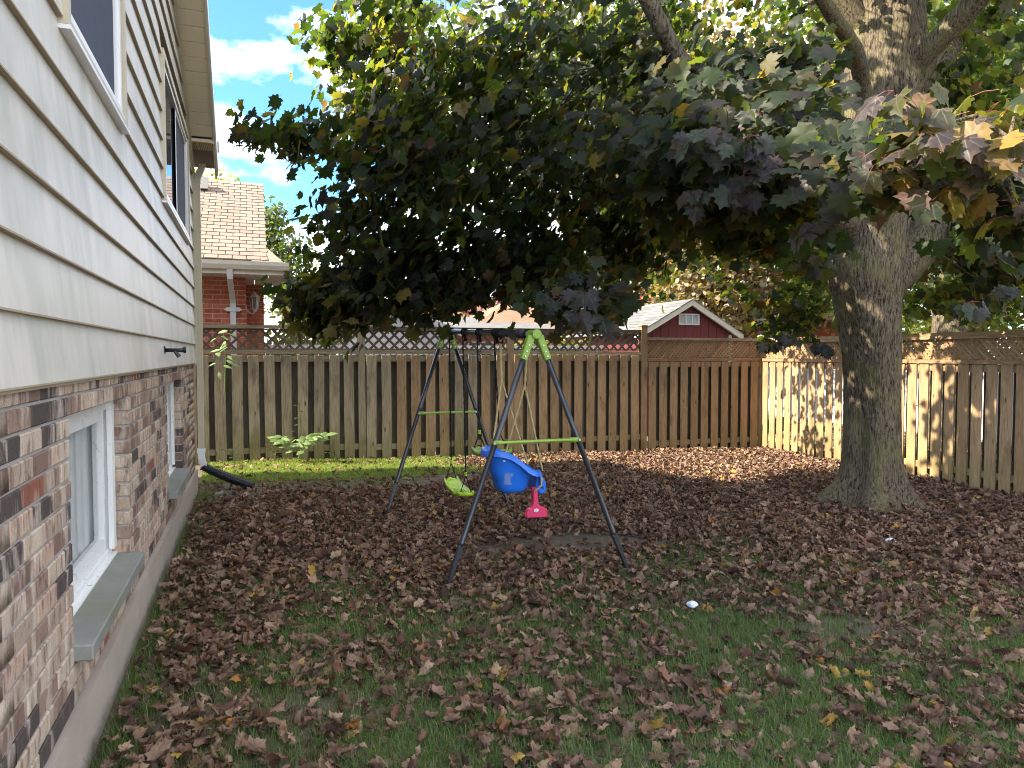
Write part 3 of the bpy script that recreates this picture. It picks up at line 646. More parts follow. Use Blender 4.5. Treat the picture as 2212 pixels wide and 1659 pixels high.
outer = [ring(1.795, .198, .143, lambda x: zrim(x)-.035), ring(1.79, .162, .13, lambda x: .61+.40*(zrim(x)-.6)), ring(1.79, .122, .112, lambda x: .53), ring(1.79, .098, .098, .497), ring(1.79, .075, .075, .486), ring(1.79, .03, .03, .484)]
def loft(rs, cap=True):
    mb = MB()
    for r in rs: mb.v += r
    for i in range(len(rs)-1):
        for k in range(NS): a = i*NS+k; b = i*NS+(k+1) % NS; mb.f.append((a, b, b+NS, a+NS))
    if cap: mb.f.append(tuple((len(rs)-1)*NS+k for k in range(NS)))
    return mb
M = NM('blue_plastic', .32, .5); v = M.wpos(); n = M.noise(v, 9, 4, .6); sx = M.n('SeparateXYZ'); M.l(v, sx.inputs[0])
pz = M.ramp(sx.outputs['Z'], [(.555, 0.), (.56, 1.), (.64, 1.), (.645, 0.)], 'LINEAR'); px_ = M.ramp(M.math('SUBTRACT', sx.outputs['X'], 1.2), [(.50, 0.), (.51, 1.), (.56, 1.), (.57, 0.)])
pk = M.math('MULTIPLY', M.math('MULTIPLY', pz, px_), M.ramp(n, [(.40, 0.), (.46, .55)]))
M.col(M.mix(M.mix((.012, .125, .60), (.02, .17, .70), n), (.30, .32, .38), pk)).bump(M.noise(v, 200, 2), .04, .002)
m_blue = M.m
loft(rings[:4], False).obj('rim', m_blue, tb, smooth=True); loft(rings[3:]).obj('inner_shell', m_blue, tb, smooth=True); loft(outer).obj('tub', m_blue, tb, smooth=True)
MB().prism([(1.97, YC-.10, .64), (2.035, YC-.10, .57), (2.045, YC-.10, .49), (2.00, YC-.10, .462), (1.955, YC-.10, .50)], (0, .20, 0)).obj('front_lip', m_blue, tb, bevel=.012)
box('slot', (1.685, YC-.1475, .735), (1.70, YC-.12, .74), m_white, tb)
pb = MB().prism([(1.918, YC-.12, .53), (1.962, YC-.12, .52), (1.965, YC-.12, .44), (1.97, YC-.12, .40), (1.995, YC-.12, .378), (2.03, YC-.12, .368), (2.04, YC-.12, .352), (2.04, YC-.12, .298), (1.875, YC-.12, .303), (1.873, YC-.12, .345), (1.885, YC-.12, .368), (1.91, YC-.12, .375), (1.925, YC-.12, .40), (1.93, YC-.12, .44)], (0, .045, 0)).obj('footrest', m_pink, tb, bevel=.006)
MB().tube([(1.866, YC-.10, .322), (2.036, YC-.10, .316)], .019, 12).obj('foot_bar', m_pink, tb, smooth=True)
bd = MB(); R_ = [(1.948+.018*math.cos(a), YC-.1215, .357+.013*math.sin(a)) for a in [i*math.pi/9 for i in range(18)]]; bd.prism(R_, (0, -.003, 0)).obj('badge', m_white, pb)
for i, (tx, zz) in enumerate((('little', .3585), ('tikes', .3495))):
    cu = bpy.data.curves.new('lettering', 'FONT'); cu.body = tx; cu.size = .0105; cu.align_x = 'CENTER'; cu.extrude = .0004
    tmp = bpy.data.objects.new('lettering', cu); COL.objects.link(tmp); me = bpy.data.meshes.new_from_object(tmp); bpy.data.objects.remove(tmp)
    me.materials.clear(); link('lettering', me, m_pipe, pb, loc=(1.948, YC-.1252, zz), rot=Euler((math.pi/2, 0, 0)).to_quaternion())
nearA, farA = beam(.06)-Vector((0, 0, .03)), beam(.31)-Vector((0, 0, .03))
for A_, ys_, ky in ((nearA, YC-.15, .30), (farA, YC+.15, .25)):
    kn = Vector((A_.x+.0, A_.y*(1-ky)+ys_*ky, A_.z-.33))
    rope('rope', [A_, kn], .011 if A_ is farA else .009, m_ropey, tb); rope('rope', [kn, (1.70, ys_, .80)], .0075, m_ropey, tb); rope('rope', [kn, (1.985, ys_, .655)], .0075, m_ropey, tb)
    rope('rope', [(1.985, ys_+.012, .60), (1.975, ys_-.004, .545), (1.93, ys_+.02, .50)], .0075, m_ropey, tb)
knot(tb, .06, m_ropeb, n=1); knot(tb, .31, m_ropeb, .007, 5, wide=.09)
for q in range(5): MB().tube([farA-Vector((0, 0, .02+.014*q)), farA-Vector((0, 0, .026+.014*q))], .013, 8).obj('rope_wrap', m_ropey, tb)

# ------------------------------------------------------------------ neighbour's red brick house
nb = empty('brick_house', (-.5, 12.5, 0), 'red brick bungalow with tan shingle roof behind the left end of the fence', 'house')
NY = 12.06
box('wall', (-9, NY+.01, -.3), (-.095, NY+.3, 2.75), m_rbrick, nb); box('wall', (-9, NY+.3, -.3), (-.105, 16, 2.72), m_rbrick, nb)
wr = box('recessed_wall', (-.104, 13.32, -.3), (.19, 16, 2.72), m_rbrick, nb)
mort2 = flat('pale_mortar', (.42, .33, .27), .95, .1)
def brickpanel(par, x0, x1, y, z0, z1, L, H, ret=None):
    w = MB().box((x0, y-.004, z0), (x1, y+.008, z1)).obj('brick_face', mort2, par)
    r = 0; z = z0
    cache = {}
    while z < z1-.02:
        x = x0-(r % 2)*L*.5
        while x < x1-.01:
            a, b = max(x, x0), min(x+L-.011, x1)
            if b-a > .02:
                k = (round(b-a, 2), rnd.randrange(4))
                if k not in cache:
                    me = MB().box((0, 0, 0), (b-a, .02, H-.012)).mesh('brick', bevel=.002); t = rnd.random(); at_ = me.attributes.new('tint', 'FLOAT', 'POINT'); at_.data.foreach_set('value', [t]*len(me.vertices)); me.materials.append(m_rbrick); cache[k] = me
                link('brick', cache[k], None, w, loc=(a, y-.009+rnd.uniform(-.001, .001), z))
            x += L
        z += H; r += 1
brickpanel(nb, -1.3, -.09, NY, 1.35, 2.72, .243, .0725); brickpanel(nb, -.10, .19, 13.31, 1.35, 2.72, .243, .0725)
cache2 = {}
def shingles(par, org, ux, us, nu, nv, L, H, m, jag=.0, name='shingle'):
    """overlapping tabs: org at the eave corner, ux along the eave, us up the slope"""
    org = Vector(org); ux = Vector(ux).normalized(); us = Vector(us).normalized(); nn = ux.cross(us); nn = nn if nn.z > 0 else -nn
    t = .014; c = {}
    for j in range(nv):
        off = (.5*L if j % 2 else 0)
        x = -off
        while x < nu-.01:
            a, b = max(x+.006, 0), min(x+L-.006, nu)
            if b-a > .02:
                k = (round(b-a, 2), rnd.randrange(4), m.name)
                if k not in c:
                    me = MB().add([(0, 0, t), (b-a, 0, t), (b-a, H*1.15, .004), (0, H*1.15, .004), (0, 0, .001), (b-a, 0, .001)], [(0, 1, 2, 3), (4, 5, 1, 0), (0, 3, 4), (1, 5, 2)]).mesh(name)
                    q = me.attributes.new('tint', 'FLOAT', 'POINT'); q.data.foreach_set('value', [rnd.random()]*len(me.vertices)); me.materials.append(m); c[k] = me
                R = Matrix((ux, us, nn)).transposed().to_4x4(); R.translation = org+ux*a+us*(H*j+rnd.uniform(-.004, .004)*(1+jag))
                link(name, c[k], None, par, mat4=R)
            x += L
E0 = Vector((-2.2, 11.52, 2.93)); RZ = Vector((0, 2.78, 1.74))
slab = MB().prism([(-9, 11.50, 2.90), (-9, 14.3, 4.66), (-9, 16.5, 3.2), (-9, 16.5, 3.1), (-9, 11.50, 2.86)], (9.22, 0, 0)).obj('roof', m_sh1, nb)
shingles(slab, (-1.05, 11.50, 2.915), (1, 0, 0), RZ, 1.275, 24, .195, .1375, m_sh1, 1)
MB().add([(.0, 11.47, 2.90), (.46, 11.47, 2.89), (.24, 11.85, 3.14), (.0, 11.85, 3.14), (.0, 11.47, 2.88), (.46, 11.47, 2.87)], [(0, 1, 2, 3), (4, 5, 1, 0)]).obj('roof_flare', m_sh1, nb)
MB().prism([(-9, 11.47, 2.885), (-9, 11.385, 2.885), (-9, 11.39, 2.83), (-9, 11.42, 2.765), (-9, 11.47, 2.765)], (9.53, 0, 0)).obj('gutter', m_hwhite2, nb)
box('fascia', (-9, 11.472, 2.70), (.50, 11.49, 2.88), m_hwhite2, nb)
for i in range(10): box('soffit_panel', (-1.6+.205*i, 11.492, 2.705), (-1.6+.205*i+.20, NY+1.25, 2.718), m_hwhite, nb)
box('eave_end', (.45, 11.49, 2.69), (.50, 12.4, 2.83), m_hwhite2, nb)
for i in range(3): box('ridge_vent', (-.95+.09*0, 13.75, 4.40), (-.70, 14.0, 4.60), m_hwhite2, nb) if i == 0 else None
nd = empty('downspout', (-.28, 12.0, 0), 'white downspout on the front of the red brick house', 'downspout')
rtube('pipe', [(-.305, 11.45, 2.76), (-.305, 11.5, 2.62), (-.285, 11.95, 2.36), (-.28, 12.005, 2.30), (-.28, 12.005, .1)], .042, .034, m_hwhite, nd)
MB().prism([(-.41, 12.03, 2.20), (-.37, 12.03, 2.235), (-.19, 12.03, 2.235), (-.15, 12.03, 2.20), (-.19, 12.03, 2.175), (-.37, 12.03, 2.175)], (0, -.07, 0)).obj('strap', m_hwhite, nd)
lamp = empty('wall_lantern', (-.02, 12.6, 2.2), 'white carriage lantern on the corner of the red brick house', 'lantern')
lx, ly = .035, 12.6
MB().tube([(lx, ly, 2.20), (lx, ly, 2.215), (lx, ly, 2.24), (lx, ly, 2.255)], [.012, .03, .03, .055], 6).obj('base', m_hwhite, lamp)
MB().tube([(lx, ly, 2.44), (lx, ly, 2.455), (lx, ly, 2.50), (lx, ly, 2.515), (lx, ly, 2.545)], [.085, .08, .035, .02, .005], 6).obj('roof', m_hwhite, lamp)
MB().tube([(lx, ly, 2.257), (lx, ly, 2.438)], [.045, .072], 6).obj('glass', glassmat('lantern_glass', (.25, .27, .28), .4), lamp)
for k in range(6): a = math.pi/3*k; MB().tube([(lx+.052*math.cos(a), ly+.052*math.sin(a), 2.255), (lx+.078*math.cos(a), ly+.078*math.sin(a), 2.44)], .006, 5).obj('bar', m_hwhite, lamp)
MB().tube([(lx, ly, 2.20), (lx-.03, ly, 2.175), (lx-.08, ly, 2.19), (-.10, ly, 2.25)], .011, 8).obj('bracket', m_hwhite, lamp)
box('back_plate', (-.104, ly-.03, 2.17), (-.088, ly+.03, 2.32), m_hwhite, lamp)

# ------------------------------------------------------------------ red shed
sh = empty('garden_shed', (8.6, 13.2, 0), 'dark red shed with white trim and grey shingle roof behind the fence', 'shed')
SY = 13.05; AX = 8.6; AZ = 2.62; sl_ = .56; HWd = 1.28
MB().prism([(AX-1.05, SY+.01, -.3), (AX+1.05, SY+.01, -.3), (AX+1.05, SY+.01, AZ-.06-1.05*sl_), (AX, SY+.01, AZ-.06), (AX-1.05, SY+.01, AZ-.06-1.05*sl_)], (0, 3.3, 0)).obj('wall', m_shedred, sh)
x = AX-1.05; 
while x < AX+1.04:
    x1 = min(x+.195, AX+1.05); za, zb = AZ-.07-abs(x+.004-AX)*sl_, AZ-.07-abs(x1-.004-AX)*sl_
    P = [(x+.006, SY, 1.2), (x1-.006, SY, 1.2), (x1-.006, SY, zb)]+([(AX, SY, AZ-.07)] if x < AX < x1 else [])+[(x+.006, SY, za)]
    MB().prism(P, (0, .014, 0)).obj('panel', m_shedred, sh); x = x1
for sgn in (-1, 1):
    box('corner_trim', (AX+sgn*1.05-.035, SY-.02, .5), (AX+sgn*1.05+.035, SY+.02, AZ-.1-1.05*sl_), m_hwhite2, sh)
    MB().prism([(AX, SY-.16, AZ-.09), (AX+sgn*HWd, SY-.16, AZ-.09-HWd*sl_), (AX+sgn*HWd, SY-.16, AZ+.03-HWd*sl_), (AX, SY-.16, AZ+.03)], (0, .02, 0)).obj('barge_board', m_hwhite2, sh)
    MB().prism([(AX, SY-.17, AZ+.03), (AX+sgn*(HWd+.02), SY-.17, AZ+.03-(HWd+.02)*sl_), (AX+sgn*(HWd+.02), SY-.17, AZ+.045-(HWd+.02)*sl_), (AX, SY-.17, AZ+.045)], (0, 3.6, 0)).obj('roof_deck', m_sh2, sh)
    MB().prism([(AX, SY-.139, AZ-.05), (AX+sgn*HWd, SY-.139, AZ-.05-HWd*sl_), (AX+sgn*HWd, SY-.139, AZ-.03-HWd*sl_), (AX, SY-.139, AZ-.03)], (0, .137, 0)).obj('soffit', m_hwhite2, sh)
us = Vector((HWd, 0, HWd*sl_)).normalized(); shingles(sh, (AX-HWd-.03, SY-.18, AZ+.04-(HWd+.03)*sl_), (0, 1, 0), us, 3.6, 10, .305, .148, m_sh2)
vt = frame_box(MB(), 0, 1, 0, 1, 0, 1, .1); vt = MB()
vx0, vx1, vz0, vz1 = 8.36, 8.86, 2.13, 2.365
for a in (vx0, vx0+.155, vx0+.31, vx1-.035): vt.box((a, SY-.03, vz0), (a+.035, SY-.002, vz1))
vt.box((vx0+.035, SY-.029, vz0), (vx1-.035, SY-.003, vz0+.028)).box((vx0+.035, SY-.029, vz1-.028), (vx1-.035, SY-.003, vz1)); ve = vt.obj('gable_vent', m_hwhite, sh)
for i in range(9):
    z = vz0+.033+.019*i; MB().prism([(vx0+.03, SY-.022, z), (vx0+.03, SY-.019, z-.003), (vx0+.03, SY-.006, z+.013), (vx0+.03, SY-.009, z+.016)], (.44, 0, 0)).obj('louvre', m_hwhite, ve)
# ------------------------------------------------------------------ houses farther back
def gable_house(label, x0, x1, y0, y1, ze, zr_, mw, mr, along='x', over=.35, name='house'):
    e = empty(name, ((x0+x1)/2, y0, 0), label, 'house')
    if along == 'x':
        ym = (y0+y1)/2
        MB().prism([(x0, y0, -.5), (x0, y1, -.5), (x0, y1, ze), (x0, ym, zr_-.05), (x0, y0, ze)], (x1-x0, 0, 0)).obj('wall', mw, e); k = (zr_-ze)/(ym-y0)
        for s in (-1, 1): MB().prism([(x0-over, ym, zr_), (x0-over, ym+s*(ym-y0+over), ze-k*over), (x0-over, ym+s*(ym-y0+over), ze-k*over+.1), (x0-over, ym, zr_+.1)], (x1-x0+2*over, 0, 0)).obj('roof', mr, e)
    else:
        xm = (x0+x1)/2; MB().prism([(x0, y0, -.5), (x1, y0, -.5), (x1, y0, ze), (xm, y0, zr_-.05), (x0, y0, ze)], (0, y1-y0, 0)).obj('wall', mw, e); k = (zr_-ze)/(xm-x0)
        for s in (-1, 1):
            MB().prism([(xm, y0-over, zr_), (xm+s*(xm-x0+over), y0-over, ze-k*over), (xm+s*(xm-x0+over), y0-over, ze-k*over+.1), (xm, y0-over, zr_+.1)], (0, y1-y0+2*over, 0)).obj('roof', mr, e)
            MB().prism([(xm, y0-over-.02, zr_-.08), (xm+s*(xm-x0+over), y0-over-.02, ze-k*over-.08), (xm+s*(xm-x0+over), y0-over-.02, ze-k*over+.11), (xm, y0-over-.02, zr_+.11)], (0, .018, 0)).obj('barge_board', m_hwhite, e)
    return e
def window(e, x, y, z, w, h, n=2):
    wd = frame_box(MB(), 0, 1, 0, 1, 0, 1, .1); mb = MB(); t = .06
    mb.box((x, y-.05, z), (x+w, y-.005, z+t)).box((x, y-.05, z+h-t), (x+w, y-.005, z+h))
    for i in range(n+1): mb.box((x+(w-t)*i/n, y-.049, z+t), (x+(w-t)*i/n+t, y-.006, z+h-t))
    o = mb.obj('window', m_hwhite, e); box('pane', (x+t, y-.03, z+t), (x+w-t, y-.012, z+h-t), m_glassd, o)
h1 = gable_house('far white garage with low gable and grey roof seen over the middle of the fence', 2.6, 6.3, 24, 31, 2.35, 3.05, m_hwhite, m_froof2, 'y', name='white_garage')
box('garage_door', (3.6, 23.95, -.3), (5.6, 23.995, 1.95), m_hwhite2, h1); window(h1, 5.75, 24, 1.1, .4, .6, 1)
h1b = gable_house('far low house with brick and white front and grey roof behind the lattice', 6.7, 11.0, 25.5, 33, 2.3, 3.0, m_fbrick, m_froof2, 'x', name='low_brick_house')
window(h1b, 7.4, 25.5, 1.2, 1.0, .8); box('siding', (8.8, 25.44, -.3), (10.8, 25.49, 2.2), m_pinksid, h1b); window(h1b, 9.4, 25.44, 1.2, .8, .7)
h2 = empty('tan_roof_house', (11.5, 26, 0), 'far house with broad tan hipped roof left of the shed', 'house')
box('wall', (8.2, 27.4, -.3), (14.2, 33, 2.2), m_hwhite2, h2)
MB().add([(7.3, 26.6, 2.25), (15.0, 26.6, 2.25), (15.0, 34, 2.25), (7.3, 34, 2.25), (11.0, 30.3, 4.05), (11.9, 30.3, 4.05)], [(0, 1, 5, 4), (1, 2, 5), (2, 3, 4, 5), (3, 0, 4), (0, 3, 2, 1)]).obj('roof', m_froof1, h2)
window(h2, 9.0, 27.4, 1.0, 1.2, .9); box('garage_door', (10.9, 27.34, -.3), (13.5, 27.39, 1.7), m_hwhite, h2)
h3 = gable_house('distant house with rose shingle roof and brick chimney', 9.0, 17.0, 38, 47, 2.9, 5.0, m_fbrick, m_froof3, 'x', name='rose_roof_house')
box('chimney', (11.2, 39.6, 3), (11.8, 40.2, 5.5), m_fbrick, h3)
h4 = gable_house('red brick house with pale eaves behind the fence corner', 13.2, 19, 17.5, 26, 2.6, 4.4, m_rbrick, m_froof3, 'x', name='corner_brick_house')
window(h4, 13.9, 17.5, 1.3, .9, .9)
# white board fences beyond the gaps
def panel_fence(label, p0, p1, z0, z1, m, n, nrm, name='white_fence'):
    e = empty(name, p0, label, 'fence'); p0 = Vector(p0); p1 = Vector(p1); u = (p1-p0).normalized(); L = (p1-p0).length
    for i in range(n):
        a = p0+u*(L*(i+.5)/n); plank('panel', (a.x, a.y, z0), (a.x, a.y, z1), round(L/n-.03, 3), .03, nrm, m, e)
    for z in (z0+.1, (z0+z1)/2, z1-.05): plank('rail', p0+Vector((0, 0, z-p0.z))+Vector(nrm)*.03, p1+Vector((0, 0, z-p1.z))+Vector(nrm)*.03, .07, .04, nrm, m, e)
    return e
panel_fence('white panel fence in sunlight beyond the side fence', (13.6, 4, -.3), (13.6, 20, -.3), -.25, 1.15, m_hwhite, 9, (-1, 0, 0))
cf = empty('chain_link_fence', (3, 14, 0), 'green chain link fence with white top rail beyond the lattice', 'fence')
m_gl = flat('green_wire', (.05, .16, .11), .6, .4)
plank('top_rail', (-.9, 14.2, 1.66), (7.2, 14.2, 1.66), .07, .06, (0, -1, 0), m_hwhite, cf)
for i in range(6): plank('post', (-.8+1.6*i, 14.2, -.3), (-.8+1.6*i, 14.2, 1.62), .06, .06, (0, -1, 0), m_hwhite, cf)
lattice(cf, (-.8, 14.21, .6), (1, 0, 0), 8.0, .55, 1.61, .11, .014, m_gl, (0, -1, 0), t=.006, name='wire')
#@@TREE
# ------------------------------------------------------------------ leaf shapes
def leaf_outline():
    R = [(.16, -.13), (.40, -.11), (.37, .06), (.56, .15), (.50, .28), (.67, .52), (.46, .50), (.30, .54), (.36, .68), (.13, .78)]
    return [(0., 0.)]+R+[(0., 1.02)]+[(-x, y) for x, y in R[::-1]]
OUT = leaf_outline()
def leaf_mesh(fold, droop, curl, jit, seed, dense=False, petiole=True):
    q = np.random.default_rng(seed); P = np.array(OUT); n = len(P); c = np.array([[0, .36]])
    if dense:
        mid = c+(P-c)*.5; V2 = np.concatenate([c, mid, P]); T = []
        for i in range(n): j = (i+1) % n; T += [(0, 1+i, 1+j), (1+i, 1+n+i, 1+n+j), (1+i, 1+n+j, 1+j)]
    else:
        V2 = np.concatenate([c, P]); T = [(0, 1+i, 1+(i+1) % n) for i in range(n)]
    x, y = V2[:, 0].copy(), V2[:, 1].copy()
    x *= 1+q.uniform(-.12, .12); ang = q.uniform(-.3, .3)
    z = -fold*np.abs(x)-droop*y*y+q.normal(0, jit, len(x))
    if curl:          # roll about an axis in the leaf plane
        a = q.uniform(0, np.pi) if dense else q.uniform(-.5, .5)+(np.pi/2 if q.random() < .5 else 0); u = (x*np.cos(a)+(y-.4)*np.sin(a)); v = -x*np.sin(a)+(y-.4)*np.cos(a)
        r = 1/curl; uu = r*np.sin(u/r); z = z+r*(1-np.cos(u/r)); z += .25*curl*.3*v*v
        x = uu*np.cos(a)-v*np.sin(a); y = uu*np.sin(a)+v*np.cos(a)+.4
    V = np.stack([x, y, z], 1)
    if petiole:
        k = len(V); V = np.concatenate([V, [[-.012, 0, 0], [.012, 0, 0], [0, -.55, .16]]]); T.append((k, k+2, k+1))
    return V, np.array(T)
LV = [leaf_mesh(f, d, [0, .9, 0, 1.6, 0, .6, 1.2, 0][i], .03, i) for i, (f, d) in enumerate([(.25, .15), (.1, .35), (-.12, .25), (.35, .3), (.05, .1), (.2, .55), (-.2, .1), (.15, .4)])]
GV = [leaf_mesh(.1, .0, c, .05, 40+i, False, True) for i, c in enumerate([3.0, 3.6, 4.4, 2.4, 4.0, 3.2, 4.8, 2.7])]
GD = [leaf_mesh(.15, .1, c, .05, 60+i, True, True) for i, c in enumerate([2.8, 3.4, 4.2, 2.2, 4.0, 3.1, 4.6, 2.5, 3.7, 5.0, 1.9, 4.3])]
SMALL = (np.array([[0, 0, 0], [.38, .3, .05], [.28, .75, -.05], [0, 1, -.12], [-.28, .75, -.05], [-.38, .3, .05]], float), np.array([(0, 1, 5), (1, 2, 5), (2, 4, 5), (2, 3, 4)]))
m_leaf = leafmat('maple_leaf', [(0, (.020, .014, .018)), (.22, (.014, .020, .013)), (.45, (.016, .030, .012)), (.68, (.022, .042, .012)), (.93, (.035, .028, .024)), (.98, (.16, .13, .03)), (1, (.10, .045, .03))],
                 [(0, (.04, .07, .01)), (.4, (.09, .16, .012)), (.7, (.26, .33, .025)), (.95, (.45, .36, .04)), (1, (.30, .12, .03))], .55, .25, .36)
m_litter = leafmat('dry_leaf', [(0, (.15, .088, .06)), (.2, (.28, .175, .12)), (.38, (.075, .042, .032)), (.54, (.42, .285, .195)), (.68, (.045, .026, .022)), (.80, (.25, .125, .08)), (.97, (.36, .25, .15)), (.988, (.40, .27, .06)), (1, (.38, .14, .04))],
                   [(0, (.20, .10, .05)), (1, (.28, .15, .06))], .75, .2, .12)
m_yleaf = leafmat('sunny_leaf', [(0, (.09, .13, .02)), (.5, (.14, .18, .03)), (1, (.22, .21, .04))], [(0, (.35, .42, .05)), (1, (.5, .5, .08))], .5, .3, .45, vein=False)
m_gleaf = leafmat('dark_green_leaf', [(0, (.022, .045, .012)), (.6, (.04, .07, .018)), (1, (.08, .09, .03))], [(0, (.12, .2, .02)), (1, (.3, .36, .05))], .5, .35, .4, vein=False)
m_cleaf = leafmat('copper_leaf', [(0, (.17, .12, .07)), (.3, (.18, .18, .06)), (.6, (.36, .28, .14)), (1, (.50, .40, .31))], [(0, (.3, .26, .03)), (.6, (.5, .36, .06)), (1, (.5, .26, .08))], .4, .5, .35, vein=False)
m_pleaf = leafmat('plum_leaf', [(0, (.06, .022, .025)), (1, (.15, .06, .055))], [(0, (.2, .04, .03)), (1, (.3, .1, .06))], .5, .3, .3, vein=False)
m_bleaf = leafmat('blue_needle', [(0, (.09, .14, .12)), (1, (.20, .28, .24))], [(0, (.1, .16, .12)), (1, (.2, .28, .2))], .6, .3, .2, vein=False)
# ------------------------------------------------------------------ the big maple
mt = empty('maple_tree', (6.22, 5.95, 0), 'large plum and green leaved maple with broad bare trunk at the right', 'tree')
def smooth_path(P, n):
    P = [np.array(p, float) for p in P]; out = []
    for i in range(len(P)-1):
        p0, p1, p2, p3 = P[max(i-1, 0)], P[i], P[i+1], P[min(i+2, len(P)-1)]
        for k in range(n):
            t = k/n; out.append(.5*((2*p1)+(-p0+p2)*t+(2*p0-5*p1+4*p2-p3)*t*t+(-p0+3*p1-3*p2+p3)*t**3))
    out.append(P[-1]); return out
def limb(name, pts, par, n=6, sides=14, mat=None, wob=.04, rough=.02):
    Q = smooth_path([(*p[:3], p[3]) for p in pts], n); mb = MB(); mb.tube([q[:3] for q in Q], [max(.004, q[3]) for q in Q], sides, wob=wob)
    if rough:
        mb.v = [tuple(Vector(v)+Vector(mnoise.noise_vector(Vector(v)*3.1))*rough) for v in mb.v]
    return mb.obj(name, mat or m_bark, par, smooth=True)
# trunk with root flare
TP = [(6.24, 5.97, -.35, .54), (6.23, 5.96, -.10, .45), (6.22, 5.95, .03, .375), (6.24, 5.95, .25, .305), (6.25, 5.95, .9, .272), (6.21, 5.95, 1.5, .288), (6.12, 5.95, 2.0, .325), (6.06, 5.95, 2.35, .37), (6.09, 5.95, 2.65, .35), (6.17, 5.95, 3.0, .34), (6.20, 5.95, 3.5, .31), (6.22, 5.97, 4.0, .33), (6.32, 6.0, 4.6, .385), (6.38, 6.02, 5.2, .37), (6.5, 6.1, 6.2, .26), (6.5, 6.2, 8, .15), (6.4, 6.2, 9.6, .05)]
Q = smooth_path(TP, 26); mb = MB(); NSD = 180
for i, q in enumerate(Q):
    for k in range(NSD):
        a = 2*math.pi*k/NSD; r = q[3]; z = q[2]
        flare = max(0, .45-z)/.45
        r *= 1+.24*flare**1.2*max(-.4, math.sin(5*a+.9+.8*math.sin(a)))+.05*math.sin(3*a+z*1.3)+.025*math.sin(7*a-z*2)
        ca, sa = math.cos(a), math.sin(a); rid = mnoise.noise(Vector((ca*2.2, sa*2.2, z*1.6)))*.022-.018*max(0, .5-abs(mnoise.noise(Vector((ca*9+z*.5, sa*9, z*2.2))))*2.6)-.009*max(0, .5-abs(mnoise.noise(Vector((ca*19, sa*19+z*.7, z*5))))*2.6)
        mb.v.append((q[0]+(r+rid)*math.cos(a), q[1]+(r+rid)*math.sin(a), z))
for i in range(len(Q)-1):
    for k in range(NSD): a = i*NSD+k; b = i*NSD+(k+1) % NSD; mb.f.append((a, b, b+NSD, a+NSD))
mb.obj('trunk', m_bark, mt, smooth=True)
BR_ = [  # big limbs: (x,y,z,r)
 [(6.25, 5.93, 2.25, .26), (6.62, 5.90, 2.55, .235), (6.98, 5.88, 2.92, .20), (7.42, 5.85, 3.3, .18), (7.85, 5.8, 3.95, .15), (8.3, 5.6, 5.0, .09), (8.8, 5.2, 6.2, .04)],
 [(6.05, 5.85, 3.72, .11), (5.75, 5.70, 4.15, .085), (5.35, 5.40, 4.35, .07), (4.9, 5.2, 4.50, .062), (4.3, 5.0, 4.75, .05), (3.0, 4.7, 5.3, .03)],
 [(6.0, 5.9, 2.75, .16), (5.3, 5.75, 3.0, .12), (4.5, 5.45, 3.25, .10), (3.75, 5.25, 3.55, .09), (3.2, 5.1, 3.95, .075), (2.4, 4.9, 4.9, .05), (1.6, 4.7, 5.8, .02)],
 [tuple(at(1600, 245, 6.6))+(.05,), tuple(at(1520, 205, 6.6))+(.045,), tuple(at(1450, 175, 6.6))+(.036,), tuple(at(1370, 155, 6.6))+(.02,), tuple(at(1300, 150, 6.6))+(.008,)],
 [(6.30, 5.9, 4.0, .10), (6.75, 5.9, 4.45, .075), (7.1, 5.85, 5.0, .06), (7.6, 5.8, 5.9, .03)],
 [(6.35, 5.95, 3.95, .10), (6.95, 6.1, 4.4, .08), (7.6, 6.2, 5.0, .055), (8.2, 6.3, 5.8, .03)],
 [(6.2, 6.2, 3.2, .14), (6.3, 7.2, 3.7, .10), (6.2, 8.3, 3.9, .07), (6.0, 9.2, 3.5, .04), (5.9, 9.9, 2.9, .015)],
 [(6.05, 5.75, 2.9, .10), (5.6, 5.0, 3.2, .08), (5.0, 4.0, 3.2, .06), (4.3, 3.2, 2.9, .04), (3.5, 2.6, 2.6, .018)],
 [tuple(at(1200, -70, 7.2))+(.03,), tuple(at(1140, 0, 7.2))+(.027,), tuple(at(1050, 72, 7.2))+(.022,), tuple(at(960, 112, 7.2))+(.018,), tuple(at(850, 130, 7.2))+(.012,), tuple(at(720, 160, 7.2))+(.005,)],
 [(6.4, 5.8, 4.4, .12), (6.6, 4.6, 5.2, .09), (6.5, 3.4, 5.7, .06), (6.2, 2.4, 5.6, .03)],
 [(6.2, 6.0, 4.8, .12), (5.2, 6.2, 5.9, .09), (3.8, 6.3, 6.7, .06), (2.2, 6.3, 6.9, .03)]]
for b in BR_: limb('branch', b, mt, rough=.012)
BP = np.array([q[:3] for b in BR_ for q in smooth_path([(*p[:3], p[3]) for p in b], 8)]+[q[:3] for q in Q if q[2] > 2.6])
BP = np.array(BP)
